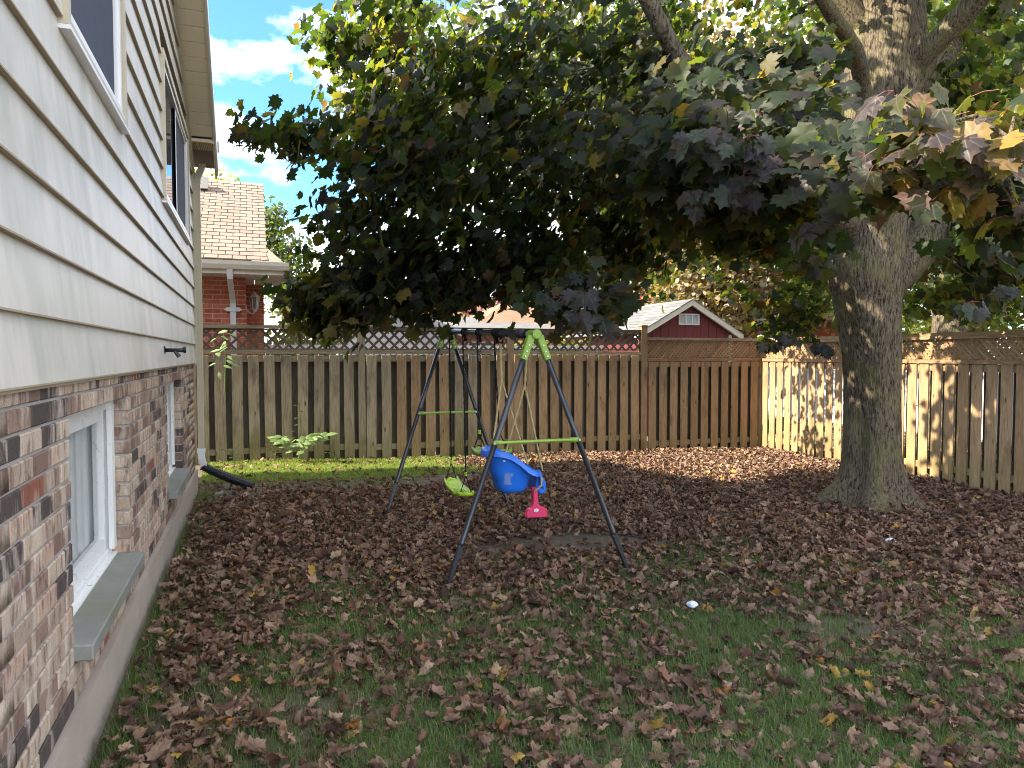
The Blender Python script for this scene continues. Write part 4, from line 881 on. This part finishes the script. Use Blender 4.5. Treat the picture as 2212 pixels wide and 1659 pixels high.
# lobes of foliage: (px, py, depth, rx, ry, rz, clusters)
LOBES = [(1640, 160, 5.8, .5, .5, .30, 30), (1330, 170, 6.3, .8, .6, .45, 50), (1100, 130, 6.3, .75, .7, .45, 44), (1100, -60, 6.0, 1.6, .8, .5, 70), (1640, 505, 5.4, .22, .3, .15, 11), (1740, 540, 6.2, .2, .3, .16, 9), (1545, 445, 6.2, .4, .4, .22, 22), (960, 650, 6.5, .2, .3, .18, 9), (1110, 620, 6.6, .22, .3, .18, 9),
 (1050, 330, 6.5, 1.35, 1.2, .85, 165), (860, 470, 6.3, .58, .8, .62, 58), (1280, 430, 7.3, 1.15, .5, .84, 105), (655, 300, 6.5, .26, .4, .17, 14), (545, 270, 6.4, .22, .3, .07, 5),
 (745, 640, 6.2, .32, .4, .32, 28), (690, 660, 6.3, .22, .3, .26, 16), (870, 610, 6.6, .60, .6, .36, 42), (1010, 590, 6.8, .55, .6, .36, 30), (1170, 570, 6.8, .6, .6, .32, 34), (1250, 650, 5.2, .24, .25, .17, 12), (1375, 525, 7.8, .66, .45, .34, 38),
 (1210, 90, 7.2, 2.0, .75, .80, 105), (800, 110, 7.4, .55, .9, .60, 34), (790, 260, 7.2, .42, .8, .38, 20), (900, 230, 7.0, .8, .9, .6, 46), (735, 480, 6.8, .2, .3, .3, 8),
 (1600, 290, 4.9, .70, .7, .34, 66), (1590, 410, 5.2, .56, .7, .24, 40), (1480, 330, 5.8, .75, .5, .6, 62), (1580, 430, 10.4, 1.0, .8, .45, 44), (1725, 665, 10.2, .52, .5, .40, 36), (1520, 400, 9.6, .9, .7, .6, 48),
 (1800, 350, 4.3, .30, .4, .13, 16), (1690, 440, 4.8, .24, .4, .12, 11),
 (2190, 400, 3.6, .22, .4, .12, 12), (2215, 480, 3.9, .16, .3, .11, 7), (1960, 350, 3.6, .28, .4, .11, 12), (2000, 340, 3.3, .26, .32, .10, 10),
 (2160, 570, 7.8, .72, .9, .34, 46), (2230, 430, 7.6, .8, .9, .6, 40), (2080, 640, 9.0, .75, .8, .26, 30), (2150, 250, 8.2, 1.1, 1.0, 1.0, 70),
 (1620, 150, 8.6, 1.3, 1.2, .9, 34), (1420, 150, 10.4, 1.5, .8, 1.2, 50), (2050, 120, 9.0, 1.4, 1.2, 1.0, 60), (1770, 560, 11.0, .6, .5, .40, 28)]
OFF = [((2.4, 4.9, 6.4), (2.0, .8, 1.0), 110), ((4.6, 4.7, 5.9), (1.4, .7, .9), 70), ((6.0, 9.3, 3.2), (1.6, 1.0, .9), 34), ((5.0, 7.6, 5.2), (2.2, 2.0, 1.2), 32), ((3.0, 6.2, 6.3), (2.4, 2.4, 1.2), 30), ((6.5, 4.0, 6.2), (2.2, 2.2, 1.4), 70), ((7.2, 7.6, 3.9), (1.2, 1.6, .9), 12), ((6.8, 6.6, 7.8), (2.8, 2.8, 1.6), 90), ((4.6, 4.4, 6.4), (2, 1.8, 1.2), 50)]  # crown out of view; lobes added here to shade and dapple what lies below
cl = []; 
def shell(n):
    d = rg.normal(size=(n, 3)); d /= np.linalg.norm(d, axis=1, keepdims=True); r = rg.random(n)**(1/2.6); return d*r[:, None]
for px, py, w, rx, ry, rz, n in LOBES:
    c = np.array(at(px, py, w)); cl.append(c+shell(n)*np.array([rx, ry, rz]))
for c, r, n in OFF: cl.append(np.array(c)+shell(n)*np.array(r))
CL = np.concatenate(cl)
# clusters cut away along the sun's path to let dapples reach trunk and side fence
zt = CL[:, 2]-.748*(5.85-CL[:, 0]); zf = CL[:, 2]-.748*(8.5-CL[:, 0])
thin = (CL[:, 0] < 5.7) & (np.abs(CL[:, 1]-5.93) < .42) & (zt > 1.0) & (zt < 2.8) & (rg.random(len(CL)) < .8)
thin |= (CL[:, 1] > 5.9) & (CL[:, 1] < 8.3) & (zf > -.1) & (zf < 1.9) & (rg.random(len(CL)) < .42)
CL = CL[~thin]
FG = [at(1950, 215, 2.75), at(2030, 270, 2.8), at(2110, 250, 2.9), at(2180, 300, 2.85), at(2080, 330, 3.0), at(1990, 300, 3.0), at(2150, 380, 3.05), at(2050, 400, 3.1), at(2200, 210, 3.0), at(1950, 330, 3.1), at(2190, 440, 3.1)]
# leaves round every cluster, hanging outward and down
per = 13; n = len(CL)*per; cc = np.repeat(CL, per, 0); pos = cc+rg.normal(size=(n, 3))*np.array([.15, .15, .075])
outw = pos-np.array([6.2, 5.95, 0]); outw[:, 2] = 0; outw /= np.linalg.norm(outw, axis=1, keepdims=True)+1e-6
ya = outw*rg.uniform(.15, 1.0, (n, 1))+rg.normal(size=(n, 3))*.42+np.array([0, 0, -.62]); za = outw*.62+np.array([0, 0, .75])+rg.normal(size=(n, 3))*.38
sc = rg.uniform(.065, .145, n); tint = np.clip(rg.random(n)*.93, 0, 1); tint = np.where(rg.random(n) < .05, rg.uniform(.9, 1, n), tint)
patch = np.array([mnoise.noise(Vector(c)*1.3) for c in CL]); tint = np.clip(tint*.62+.19+np.repeat(patch, per)*.38, 0, .999)
def keep_clear(p):       # nothing grows inside the trunk
    return ((p[:, 0]-6.2)**2+(p[:, 1]-5.95)**2) > .55**2
k = keep_clear(pos) & (pos[:, 2] > 1.45); pos, ya, za, sc, tint = pos[k], ya[k], za[k], sc[k], tint[k]
k = ~((pos[:, 0] < -.15) & (pos[:, 2] < 5.5)); pos, ya, za, sc, tint = pos[k], ya[k], za[k], sc[k], tint[k]
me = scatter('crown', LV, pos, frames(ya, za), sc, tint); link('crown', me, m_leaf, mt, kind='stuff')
# big near leaves, one object each
LD = []
for i in range(10):
    V_, T_ = leaf_mesh([.25, .1, -.15, .4, .3][i % 5], [.2, .4, .1][i % 3], [0, .8, 0, 1.4, 0][i % 5], .025, 90+i, True, False)
    me = fastmesh('leaf', V_, T_, np.full(len(V_), i/10)); me.polygons.foreach_set('use_smooth', [True]*len(me.polygons)); me.materials.append(None); LD.append(me)
m_fgleaf = leafmat('near_maple_leaf', [(0, (.035, .025, .032)), (.2, (.042, .03, .036)), (.38, (.026, .036, .022)), (.52, (.034, .05, .022)), (.62, (.08, .05, .04)), (.72, (.11, .06, .05)), (.82, (.30, .20, .03)), (.93, (.34, .2, .035)), (1, (.09, .05, .05))],
                   [(0, (.12, .12, .02)), (.4, (.26, .32, .02)), (.8, (.5, .4, .03)), (1, (.5, .25, .05))], .5, .3, .38, local=(.16, .12, .10))
for me in LD: me.materials[0] = m_fgleaf
LDK = []; m_kleaf = leafmat('dark_near_leaf', [(0, (.030, .022, .030)), (.3, (.020, .026, .020)), (.6, (.022, .042, .016)), (.85, (.034, .026, .030)), (1, (.05, .035, .025))], [(0, (.05, .08, .01)), (1, (.2, .25, .02))], .5, .3, .3, local=(.07, .065, .07))
for me in LD: q = me.copy(); q.materials[0] = m_kleaf; LDK.append(q)
m_twig = flat('red_petiole', (.20, .05, .045), .5, .4); m_twigw = flat('young_twig', (.22, .12, .09), .6, .3)
hub = [(4.3, 3.2, 2.9)]
def near_leaf(p, s, yv, zv, LD=LD):
    R = frames(np.array([yv], float), np.array([zv], float))[0]; M4 = Matrix(R.tolist()).to_4x4(); M4.translation = p
    o = link('leaf', LD[rnd.randrange(len(LD))], None, mt, mat4=M4 @ Matrix.Scale(s, 4)); return o
cnt = 0; stems = MB(); twigs = MB()
p0 = Vector((3.5, 2.6, 2.6)); path = [Vector((4.3, 3.2, 2.9)), p0]+[Vector(f) for f in (FG[3], FG[2], FG[1], FG[0])]
twigs.tube(path, [.03, .016, .010, .008, .006, .004], 8)
twigs.tube([FG[3], FG[7], FG[9]], [.008, .006, .003], 6); twigs.tube([FG[8], FG[3]], [.004, .008], 6); twigs.tube([FG[6], FG[10], p0], [.004, .006, .012], 6)
for f in FG:
    for i in range(10):
        a = rnd.uniform(0, 2*math.pi); d = Vector((math.cos(a), math.sin(a), rnd.uniform(-.55, .15))); q = f+Vector((rnd.gauss(0, .05), rnd.gauss(0, .05), rnd.gauss(0, .03)))
        e = q+d*rnd.uniform(.05, .11)+Vector((0, 0, -.01)); s = rnd.uniform(.085, .14)
        yv = (d.x*.7, d.y*.7, d.z-.5); near_leaf(e, s*.9, yv, (rnd.gauss(-.25, .4), rnd.gauss(-.3, .4), 1)); stems.tube([q, q.lerp(e, .5)+Vector((0, 0, .010)), e], .0012, 4); cnt += 1
for px, py, w in [(1255, 630, 4.9), (1240, 670, 4.9), (1285, 680, 4.95), (1215, 640, 5.0), (1690, 150+180, 4.2), (1600, 400, 4.3), (1500, 420, 4.6), (1750, 480, 4.3), (1660, 740, 8.0), (1700, 720, 8.0), (1780, 740, 7.9)]+[(rnd.uniform(1480, 1900), rnd.uniform(240, 430), rnd.uniform(3.7, 4.4)) for _ in range(8)]+[(2190, 330, 3.6), (2180, 620, 4.6), (2100, 650, 5.2)]:
    f = at(px, py, w); nn = 9
    for i in range(nn):
        a = rnd.uniform(0, 2*math.pi); d = Vector((math.cos(a), math.sin(a), rnd.uniform(-.9, .0))); e = f+d*rnd.uniform(.04, .12); near_leaf(e, rnd.uniform(.085, .135), (d.x*.6, d.y*.6, d.z-.5), (rnd.gauss(-.4, .3), rnd.gauss(-.5, .3), .8), LDK); stems.tube([f, e], .0015, 4); cnt += 1
stems.obj('petiole', m_twig, mt, kind='stuff'); 
# twigs from the limbs to the clusters
for c in CL[rg.permutation(len(CL))[:1500]]:
    d = BP-c; j = np.argmin((d**2).sum(1)); b = BP[j]
    L = np.linalg.norm(c-b)
    if L > .95: continue
    mid = (c+b)/2+np.array([rg.normal()*.05, rg.normal()*.05, .06]); twigs.tube([b, mid, c], [.009 if L < 1.2 else .011, .006, .002], 4, caps=False)
twigs.obj('twig', m_bark, mt, kind='stuff')
# ------------------------------------------------------------------ trees beyond the fences
def tree(label, x, y, h, lobes, m, ncl, size, name='tree', trunk=None, lean=0, per=9, spread=.3, shapes=None):
    e = empty(name, (x, y, -.2), label, 'tree')
    r = .05*h*.6 if trunk is None else trunk
    limb('trunk', [(x, y, -.3, r*1.25), (x, y, h*.2, r), (x+lean*.5, y, h*.45, r*.8), (x+lean, y, h*.8, r*.35)], e, n=5, sides=12)
    pts = []
    for (dx, dy, z, rx, ry, rz), w in lobes: pts.append(np.array([x+dx, y+dy, z])+shell(max(3, int(ncl*w)))*np.array([rx, ry, rz]))
    C_ = np.concatenate(pts); tw = MB()
    for c in C_[rg.permutation(len(C_))[:40]]: tw.tube([(x+lean*.5, y, min(h*.5, max(.8, c[2]*.55))), tuple((np.array([x, y, h*.5])+c)/2), tuple(c)], [r*.35, r*.15, .01], 5, caps=False)
    tw.obj('branch', m_bark, e, kind='stuff')
    n = len(C_)*per; p = np.repeat(C_, per, 0)+rg.normal(size=(n, 3))*spread; ya = rg.normal(size=(n, 3))+np.array([0, 0, -.5]); za = rg.normal(size=(n, 3))*.6+np.array([0, 0, .8])
    me = scatter('crown', shapes or [SMALL], p, frames(ya, za), rg.uniform(.7, 1.3, n)*size, rg.random(n)); link('crown', me, m, e, kind='stuff'); return e
tree('tall copper and gold leaved maple lit by the sun behind the red shed', 12.6, 18.0, 10, [((0, 0, 5.2, 3.8, 3, 2.6), 1.), ((.5, -1, 3.4, 3.3, 2, 1.4), .6), ((-1, 0, 8.0, 3.4, 3, 2.4), .8)], m_cleaf, 760, .16, 'copper_maple', .28, shapes=[SMALL])
tree('green maple with a sunlit trunk standing beyond the side fence', 12.0, 9.75, 9, [((0, 0, 5.0, 2.6, 2.4, 1.5), 1.), ((.5, -1.5, 3.3, 2.0, 2, .8), .5), ((.5, 2.0, 3.4, 1.8, 1.5, .9), .4), ((0, 0, 7.2, 2.8, 2.6, 1.5), .8)], m_gleaf, 620, .14, 'green_maple', .30)
tree('golden leaved maple catching the sun between the shed and the big trunk', 10.9, 15.6, 9, [((-.3, -.3, 4.9, 2.5, 1.5, 2.2), 1.), ((0, 0, 8.2, 3.0, 2, 2.0), .9), ((-.5, -.4, 3.0, 1.6, .7, .8), .35)], m_cleaf, 520, .13, 'gold_maple', .16)
tree('tall dark green tree closing the view high above the middle of the back fence', 9.4, 18.4, 11, [((-3, 0, 8.2, 4.2, 2.5, 2.6), 1.), ((0, 0, 9.5, 3.5, 2.5, 2.2), .7)], m_gleaf, 620, .17, 'green_maple', .2)
tree('dark leaved tree filling the sky right of the big trunk', 15.5, 12.0, 11, [((0, 0, 6.6, 3.5, 3.0, 2.8), 1.), ((-1, 2, 9.0, 3.5, 3.0, 2.2), .8)], m_gleaf, 620, .17, 'green_maple', .25)
tree('yellow green tree top above the ridge of the red brick house', -1.9, 22, 6.7, [((0, 0, 5.5, 1.9, 1.5, 1.1), 1.), ((-1.5, 0, 5.6, 1.5, 1.5, 1.2), .5)], m_yleaf, 330, .14, 'yellow_green_tree', .2, per=10, spread=.2)
tree('narrow green tree beside the right gable of the red brick house', .95, 20, 5.5, [((0, 0, 3.6, .75, .8, 1.2), 1.), ((-.55, .3, 4.9, .45, .5, .8), .5), ((.7, 0, 2.3, .9, .8, .9), .6)], m_gleaf, 150, .12, 'green_tree', .14, per=10, spread=.16)
tree('bright yellow green shrub tree between the red brick house and the maple leaves', .9, 15.0, 2.6, [((.1, 0, 1.7, .7, .6, .75), 1.)], m_yleaf, 110, .085, 'shrub', .05, per=12, spread=.12)
for i, (x, y, h, lab) in enumerate([(4.2, 36, 4.4, 'leftmost purple leaved plum tree behind the white garage'), (8.4, 37, 4.3, 'purple plum tree behind the low grey roof'), (12.6, 36.5, 6.2, 'tall dusky plum tree left of the blue spruce')]):
    o = tree(lab, x, y, h, [((0, 0, h*.68, 2.3, 2, h*.3), 1.)], m_pleaf, 130, .2, 'plum_tree', .15, per=9, spread=.3); o['group'] = 'plum trees behind the far houses'
tree('small bright green tree behind the tan roof', 8.6, 31, 3.2, [((0, 0, 2.6, 1.0, 1, .6), 1.)], m_yleaf, 70, .14, 'green_bush_tree', .1, per=9, spread=.2)
# blue spruce: drooping tiers
sp = empty('blue_spruce', (15.2, 30, 0), 'pale blue spruce tree between the tan roof and the shed', 'tree')
limb('trunk', [(15.2, 30, -.3, .25), (15.2, 30, 3, .17), (15.2, 30, 6.6, .03)], sp)
pp = []; yy_ = []
for i in range(15):
    z = 1.0+.38*i; rad = 2.5*(1-i/16)
    for k in range(15):
        a = rg.uniform(0, 2*np.pi); L_ = rad*rg.uniform(.8, 1.1); t = np.sqrt(rg.random(34))[:, None]; d = np.array([np.cos(a), np.sin(a), 0])
        q = np.array([15.2, 30, z])+d*L_*t+np.array([0, 0, -.55])*t*t*L_*.4+rg.normal(size=(34, 3))*np.array([.11, .11, .05]); pp.append(q); yy_.append(np.tile(d*.6+np.array([0, 0, -.5]), (34, 1)))
pp = np.concatenate(pp); yy_ = np.concatenate(yy_)+rg.normal(size=pp.shape)*.35
me = scatter('crown', [SMALL], pp, frames(yy_, rg.normal(size=pp.shape)*.4+np.array([0, 0, 1])), rg.uniform(.10, .2, len(pp)), rg.random(len(pp))); link('crown', me, m_bleaf, sp, kind='stuff')
# hedge beyond the side fence and one beyond the lattice
def hedge(label, x0, x1, y0, y1, z0, z1, m, n, size, name='hedge'):
    p = np.stack([rg.uniform(x0, x1, n), rg.uniform(y0, y1, n), z0+(z1-z0)*rg.random(n)**.7*(1+.0)], 1); p[:, 2] += .12*np.sin(p[:, 0]*2.1+p[:, 1]*1.7)*(p[:, 2]-z0)
    me = scatter('foliage', [SMALL], p, frames(rg.normal(size=(n, 3)), rg.normal(size=(n, 3))+np.array([0, 0, .7])), rg.uniform(.7, 1.3, n)*size, rg.random(n))
    e = empty(name, ((x0+x1)/2, (y0+y1)/2, z0), label, 'hedge'); link('foliage', me, m, e, kind='stuff'); mb = MB()
    for i in range(12): mb.tube([(rnd.uniform(x0, x1), rnd.uniform(y0, y1), z0-.1), (rnd.uniform(x0, x1), rnd.uniform(y0, y1), z1*.8)], [.03, .01], 5)
    mb.obj('stem', m_bark, e, kind='stuff'); return e
hedge('sunlit yellow green hedge behind the white panels beyond the side fence', 14.4, 16.2, 1, 15, .2, 2.75, m_yleaf, 9000, .12)
hedge('low bright green hedge behind the open lattice near the shed', 5.2, 7.4, 14.9, 15.6, .2, 1.75, m_yleaf, 2600, .08)
hedge('dark green hedge behind the chain link fence', -.9, 2.2, 14.8, 15.5, .1, 1.55, m_gleaf, 2600, .08)
hedge('tall dark hedge of trees far behind the side fence', 18, 24, -4, 30, 0, 7.5, m_gleaf, 11000, .3)
# ------------------------------------------------------------------ fallen leaves, grass
def inview(x, y, pad=.5):
    w = x*FW[0]+y*FW[1]; l = x*RT[0]+y*RT[1]; return (w > 2.0) & (np.abs(l) < .73*w+pad)
def dens(x, y):      # relative cover of dry leaves
    n1 = np.sin(x*2.1+1.3*np.sin(y*1.7))*np.sin(y*2.4+1.1*np.sin(x*1.3)); n2 = np.sin(x*5.3+y*3.1)*np.sin(y*6.1-x*2.7)
    n3 = np.sin(x*13+2*np.sin(y*9))*np.sin(y*15+2*np.sin(x*11)); d = .54+.26*n1+.24*n2+.32*n3+.55*np.clip((y-3.2)/2.0, 0, 1)+.35*np.clip((x-3.6)/2, 0, 1)+.5*np.exp(-((x+.25)/.35)**2)*(y < 7.5)
    d = np.where((x < 3.2+.5*np.sin(y*3)) & (y > 7.9+.2*x), d*.18, d)
    bare = ((x-2.35)/.75)**2+((y-5.35)/.33)**2; d = np.where(bare < 1, d*.15, d); return np.clip(d, .04, 1.35)
def cand(n, x0, x1, y0, y1, dmax=1.35):
    x = rg.uniform(x0, x1, n); y = rg.uniform(y0, y1, n); k = inview(x, y) & (rg.random(n)*dmax < dens(x, y)) & ((x > -.52) | (y > 8.7)) & (((x-6.22)**2+(y-5.95)**2) > .40**2); return x[k], y[k]
def yaw_frames(n, tilt=.8):
    a = rg.uniform(0, 2*np.pi, n); ya = np.stack([np.cos(a), np.sin(a), rg.normal(size=n)*tilt*.5], 1); za = np.stack([rg.normal(size=n)*tilt, rg.normal(size=n)*tilt, np.where(rg.random(n) < .45, -1., 1.)], 1); return frames(ya, za)
x, y = cand(82000, -.6, 9.3, 1.6, 11.0); 
near = np.argsort(x*FW[0]+y*FW[1]); x, y = x[near], y[near]; n = len(x)
sc = .038+.045*rg.random(n)**1.3
z = gz(x, y)+sc*.22+.05*np.clip(1-(np.hypot(x-6.22, y-5.95)-.4)/.25, 0, 1)+.03*np.clip(1-(x+.56)/.15, 0, 1)*(y < 8.5)+rg.random(n)*.045*dens(x, y)
R = yaw_frames(n); tint = rg.random(n)
LL = []; m_nlitter = leafmat('near_dry_leaf', [(0, (.15, .088, .06)), (.2, (.28, .175, .12)), (.38, (.075, .042, .032)), (.54, (.42, .285, .195)), (.68, (.045, .026, .022)), (.80, (.25, .125, .08)), (.95, (.36, .25, .15)), (.975, (.40, .27, .06)), (1, (.38, .14, .04))], [(0, (.20, .10, .05)), (1, (.28, .15, .06))], .75, .2, .12, local=(.36, .27, .19))
for i, (v, t) in enumerate(GD):
    me = fastmesh('leaf', v, t, np.full(len(v), i/12)); me.polygons.foreach_set('use_smooth', [True]*len(me.polygons)); me.materials.append(m_nlitter); LL.append(me)
NI = 290
for i in range(NI):
    M4 = Matrix(R[i].tolist()).to_4x4() @ Matrix.Scale(float(sc[i]), 4); M4.translation = (x[i], y[i], z[i]); link('leaf', LL[i % 12], None, lawn, mat4=M4)
P3 = np.stack([x, y, z], 1); mid = NI+3500
me = scatter('leaf_litter', GD, P3[NI:mid], R[NI:mid], sc[NI:mid], tint[NI:mid]); me.polygons.foreach_set('use_smooth', [True]*len(me.polygons)); tag(link('leaf_litter', me, m_litter, kind='stuff'), 'brown curled maple leaves strewn over the near lawn', 'dry leaves')
me = scatter('leaf_litter', GV, P3[mid:], R[mid:], sc[mid:]*1.02, tint[mid:]); tag(link('leaf_litter', me, m_litter, kind='stuff'), 'thick carpet of brown leaves under the maple and along the fence', 'dry leaves')
xx = rg.uniform(8.8, 13.4, 2600); yy = rg.uniform(4, 16, 2600); me = scatter('leaf_litter', GV, np.stack([xx, yy, np.full(2600, -.2)], 1), yaw_frames(2600), rg.uniform(.06, .1, 2600), rg.random(2600)); tag(link('leaf_litter', me, m_litter, kind='stuff'), 'dry leaves in the sunny yard beyond the side fence', 'dry leaves')
# grass
def grass(n, x0, x1, y0, y1, hs, wd, thin, name, label, always=False, m=None):
    x = rg.uniform(x0, x1, n); y = rg.uniform(y0, y1, n); pn = np.sin(x*1.9+2*np.sin(y*1.1+.5))*np.sin(y*2.3+1.4*np.sin(x*1.7+1))+.5*np.sin(x*7+y*4)*np.sin(y*8-x*5)
    k = inview(x, y, .3) & ((x > -.56) | (y > 8.66)); bare = ((x-2.35)/.8)**2+((y-5.35)/.38)**2
    if not always: k &= (rg.random(n) < np.clip(thin(x, y)+.45*pn, .03, 1)) & (bare > 1)
    k &= ((x-6.22)**2+(y-5.95)**2) > .5**2
    x, y = x[k], y[k]; n = len(x); z = gz(x, y); h = rg.uniform(.5, 1.2, n)*hs; a = rg.uniform(0, 2*np.pi, n); dx, dy = np.cos(a), np.sin(a); w = rg.uniform(.7, 1.2, n)*wd; lean = rg.uniform(.2, 1.1, n)
    B = np.stack([x, y, z], 1); Sx = np.stack([-dy, dx, 0*dx], 1)*w[:, None]; D = np.stack([dx, dy, 0*dx], 1)
    p0, p1 = B-Sx, B+Sx; m_ = B+D*(h*lean*.35)[:, None]+np.array([0, 0, 1])*(h*.62)[:, None]; p2, p3 = m_-Sx*.75, m_+Sx*.75; p4 = B+D*(h*lean)[:, None]+np.array([0, 0, 1])*(h*(1-.25*lean))[:, None]
    V = np.stack([p0, p1, p2, p3, p4], 1).reshape(-1, 3); T = (np.array([(0, 1, 3), (0, 3, 2), (2, 3, 4)])[None]+(np.arange(n)*5)[:, None, None]).reshape(-1, 3)
    me = fastmesh(name, V, T, np.repeat(rg.random(n), 5)); return tag(link(name, me, m or m_grass, kind='stuff'), label, 'grass')
m_grass = leafmat('grass_blade', [(0, (.065, .12, .035)), (.4, (.10, .19, .05)), (.7, (.14, .24, .06)), (.88, (.21, .25, .09)), (1, (.36, .30, .17))], [(0, (.12, .26, .03)), (1, (.28, .38, .05))], .6, .25, .35, vein=False)
m_grass2 = leafmat('sunlit_tint_grass_blade', [(0, (.10, .17, .03)), (.5, (.16, .25, .04)), (1, (.26, .30, .07))], [(0, (.35, .5, .05)), (1, (.5, .6, .08))], .6, .25, .4, vein=False)  # sunlight on the fence strip put into brighter, yellower blades
grass(270000, -.6, 4.9, 1.6, 5.2, .054, .0015, lambda x, y: .85-.14*np.clip(y-2.4, 0, 4)-.14*np.clip(x-2.5, 0, 3), 'grass', 'short green grass showing between the leaves on the near lawn')
grass(90000, -.6, 9, 5.0, 11, .045, .0022, lambda x, y: .26-.03*x+.25*(x < 2), 'grass', 'sparse grass under the leaf carpet')
grass(60000, -.6, 4.4, 8.9, 10.66, .06, .0022, lambda x, y: np.where(y > 9.0+.05*x, 1.1-.2*x, .1), 'grass', 'grass strip coloured brighter as if sunlit along the foot of the back fence', m=m_grass2)
grass(9000, -.585, -.40, 1.9, 8.6, .10, .0014, lambda x, y: .6+.0*x, 'grass', 'longer grass blades along the foundation of the white sided house')
grass(40000, 9.0, 14.0, 4, 16, .05, .003, lambda x, y: .5+0*x, 'grass', 'grass in the sunny yard beyond the side fence')
# ------------------------------------------------------------------ plants, litter
def sprig(name, label, base, leaves, m, stemtop):
    e = empty(name, base, label, 'plant'); mb = MB(); b = Vector(base)
    mb.tube([b, b.lerp(Vector(stemtop), .5)+Vector((.02, 0, .02)), stemtop], [.006, .004, .003], 6)
    V_, T_ = (np.array([[0, 0, 0], [.2, .22, .02], [.27, .5, .0], [.15, .82, -.06], [0, 1.05, -.14], [-.15, .82, -.06], [-.27, .5, 0], [-.2, .22, .02], [0, .5, .05]], float), np.array([(8, i, (i+1) % 8) for i in range(8)]))
    me = fastmesh('leaf', V_, T_, np.zeros(len(V_))); me.materials.append(m)
    for p, d, s in leaves:
        p = Vector(p); R = frames(np.array([d], float), np.array([(rnd.gauss(0, .3), -.75+rnd.gauss(0, .3), 1)]))[0]; M4 = Matrix(R.tolist()).to_4x4() @ Matrix.Scale(s, 4); M4.translation = p; link('leaf', me, None, e, mat4=M4)
        c = Vector(stemtop); c.x = p.x*.5+c.x*.5; c.z = min(c.z, p.z); mb.tube([c, p], .002, 4)
    mb.obj('stem', m, e); return e
m_plant = leafmat('seedling_leaf', [(0, (.16, .25, .08)), (1, (.26, .36, .15))], [(0, (.35, .5, .08)), (1, (.5, .6, .14))], .5, .4, .35, vein=False)
L_ = []
for i in range(44):
    t = i/43; x = .30+.62*t; L_.append(((x+rnd.gauss(0, .03), 10.30+rnd.gauss(0, .09), .28+.24*abs(t-.42)+rnd.gauss(0, .045)), (rnd.choice((-1, 1))*.8+(t-.5), -.4+rnd.gauss(0, .4), rnd.gauss(-.1, .2)), rnd.uniform(.10, .17)))
sprig('seedling', 'pale leafy seedling catching the sun in front of the left fence boards', (.55, 10.5, -.05), L_, m_plant, (.62, 10.42, .33))
L_ = [((.58+rnd.gauss(0, .03), 10.50+rnd.gauss(0, .04), .35+.09*i), (rnd.choice((-1, 1)), rnd.gauss(-.4, .3), -.1), rnd.uniform(.05, .08)) for i in range(6)]
sprig('climbing_weed', 'thin dark green weed climbing the fence above the pale seedling', (.6, 10.52, .05), L_, m_gleaf, (.60, 10.5, .85))
L_ = [((-.36+rnd.gauss(0, .055), 10.1+rnd.gauss(0, .06), 1.36+.035*i), (rnd.gauss(0, 1), rnd.gauss(0, .5), -.3), rnd.uniform(.09, .14)) for i in range(14)]+[((-.42, 10.1, 1.28), (.2, -.3, -1), .1), ((-.25, 10.1, 1.38), (1, 0, -.3), .09)]
sprig('vine', 'bright yellow green vine tip hanging in front of the lattice beside the downspout', (-.37, 10.55, 1.0), L_, m_plant, (-.36, 10.15, 1.8))
for i, (x, y, lab) in enumerate([(-.3, 10.4, 'low weed clump in the corner behind the downspout'), (.25, 10.45, 'taller leafy weed left of the pale seedling'), (1.05, 10.45, 'small weed at the fence foot right of the pale seedling')]):
    L_ = [((x+rnd.gauss(0, .07), y+rnd.gauss(0, .05), .03+rnd.random()*(.25 if i < 2 else .12)), (rnd.gauss(0, 1), rnd.gauss(-.3, 1), .1), rnd.uniform(.03, .055)) for _ in range(20)]
    sprig('weed', lab, (x, y, -.03), L_, m_gleaf, (x, y, .2))
m_paper = (lambda M: (M.col(M.mix((.62, .68, .80), (.25, .25, .5), M.ramp(M.noise(M.coord(), 45, 2), [(.60, 0.), (.64, .8)]))), M.m)[1])(NM('crumpled_paper', .7, .3))
for x, y, s, lab in ((5.06, 4.62, .04, 'crumpled white paper scrap on the leaves in front of the trunk'), (2.48, 3.69, .034, 'crumpled white and blue paper scrap on the leaves in front of the swing')):
    bm = bmesh.new(); bmesh.ops.create_icosphere(bm, subdivisions=2, radius=s)
    for v in bm.verts: v.co *= 1+.45*mnoise.noise(v.co*70); v.co.z *= .6
    me = bpy.data.meshes.new('paper'); bm.to_mesh(me); bm.free(); tag(link('paper', me, m_paper, loc=(x, y, float(gz(x, y))+.06)), lab, 'paper')
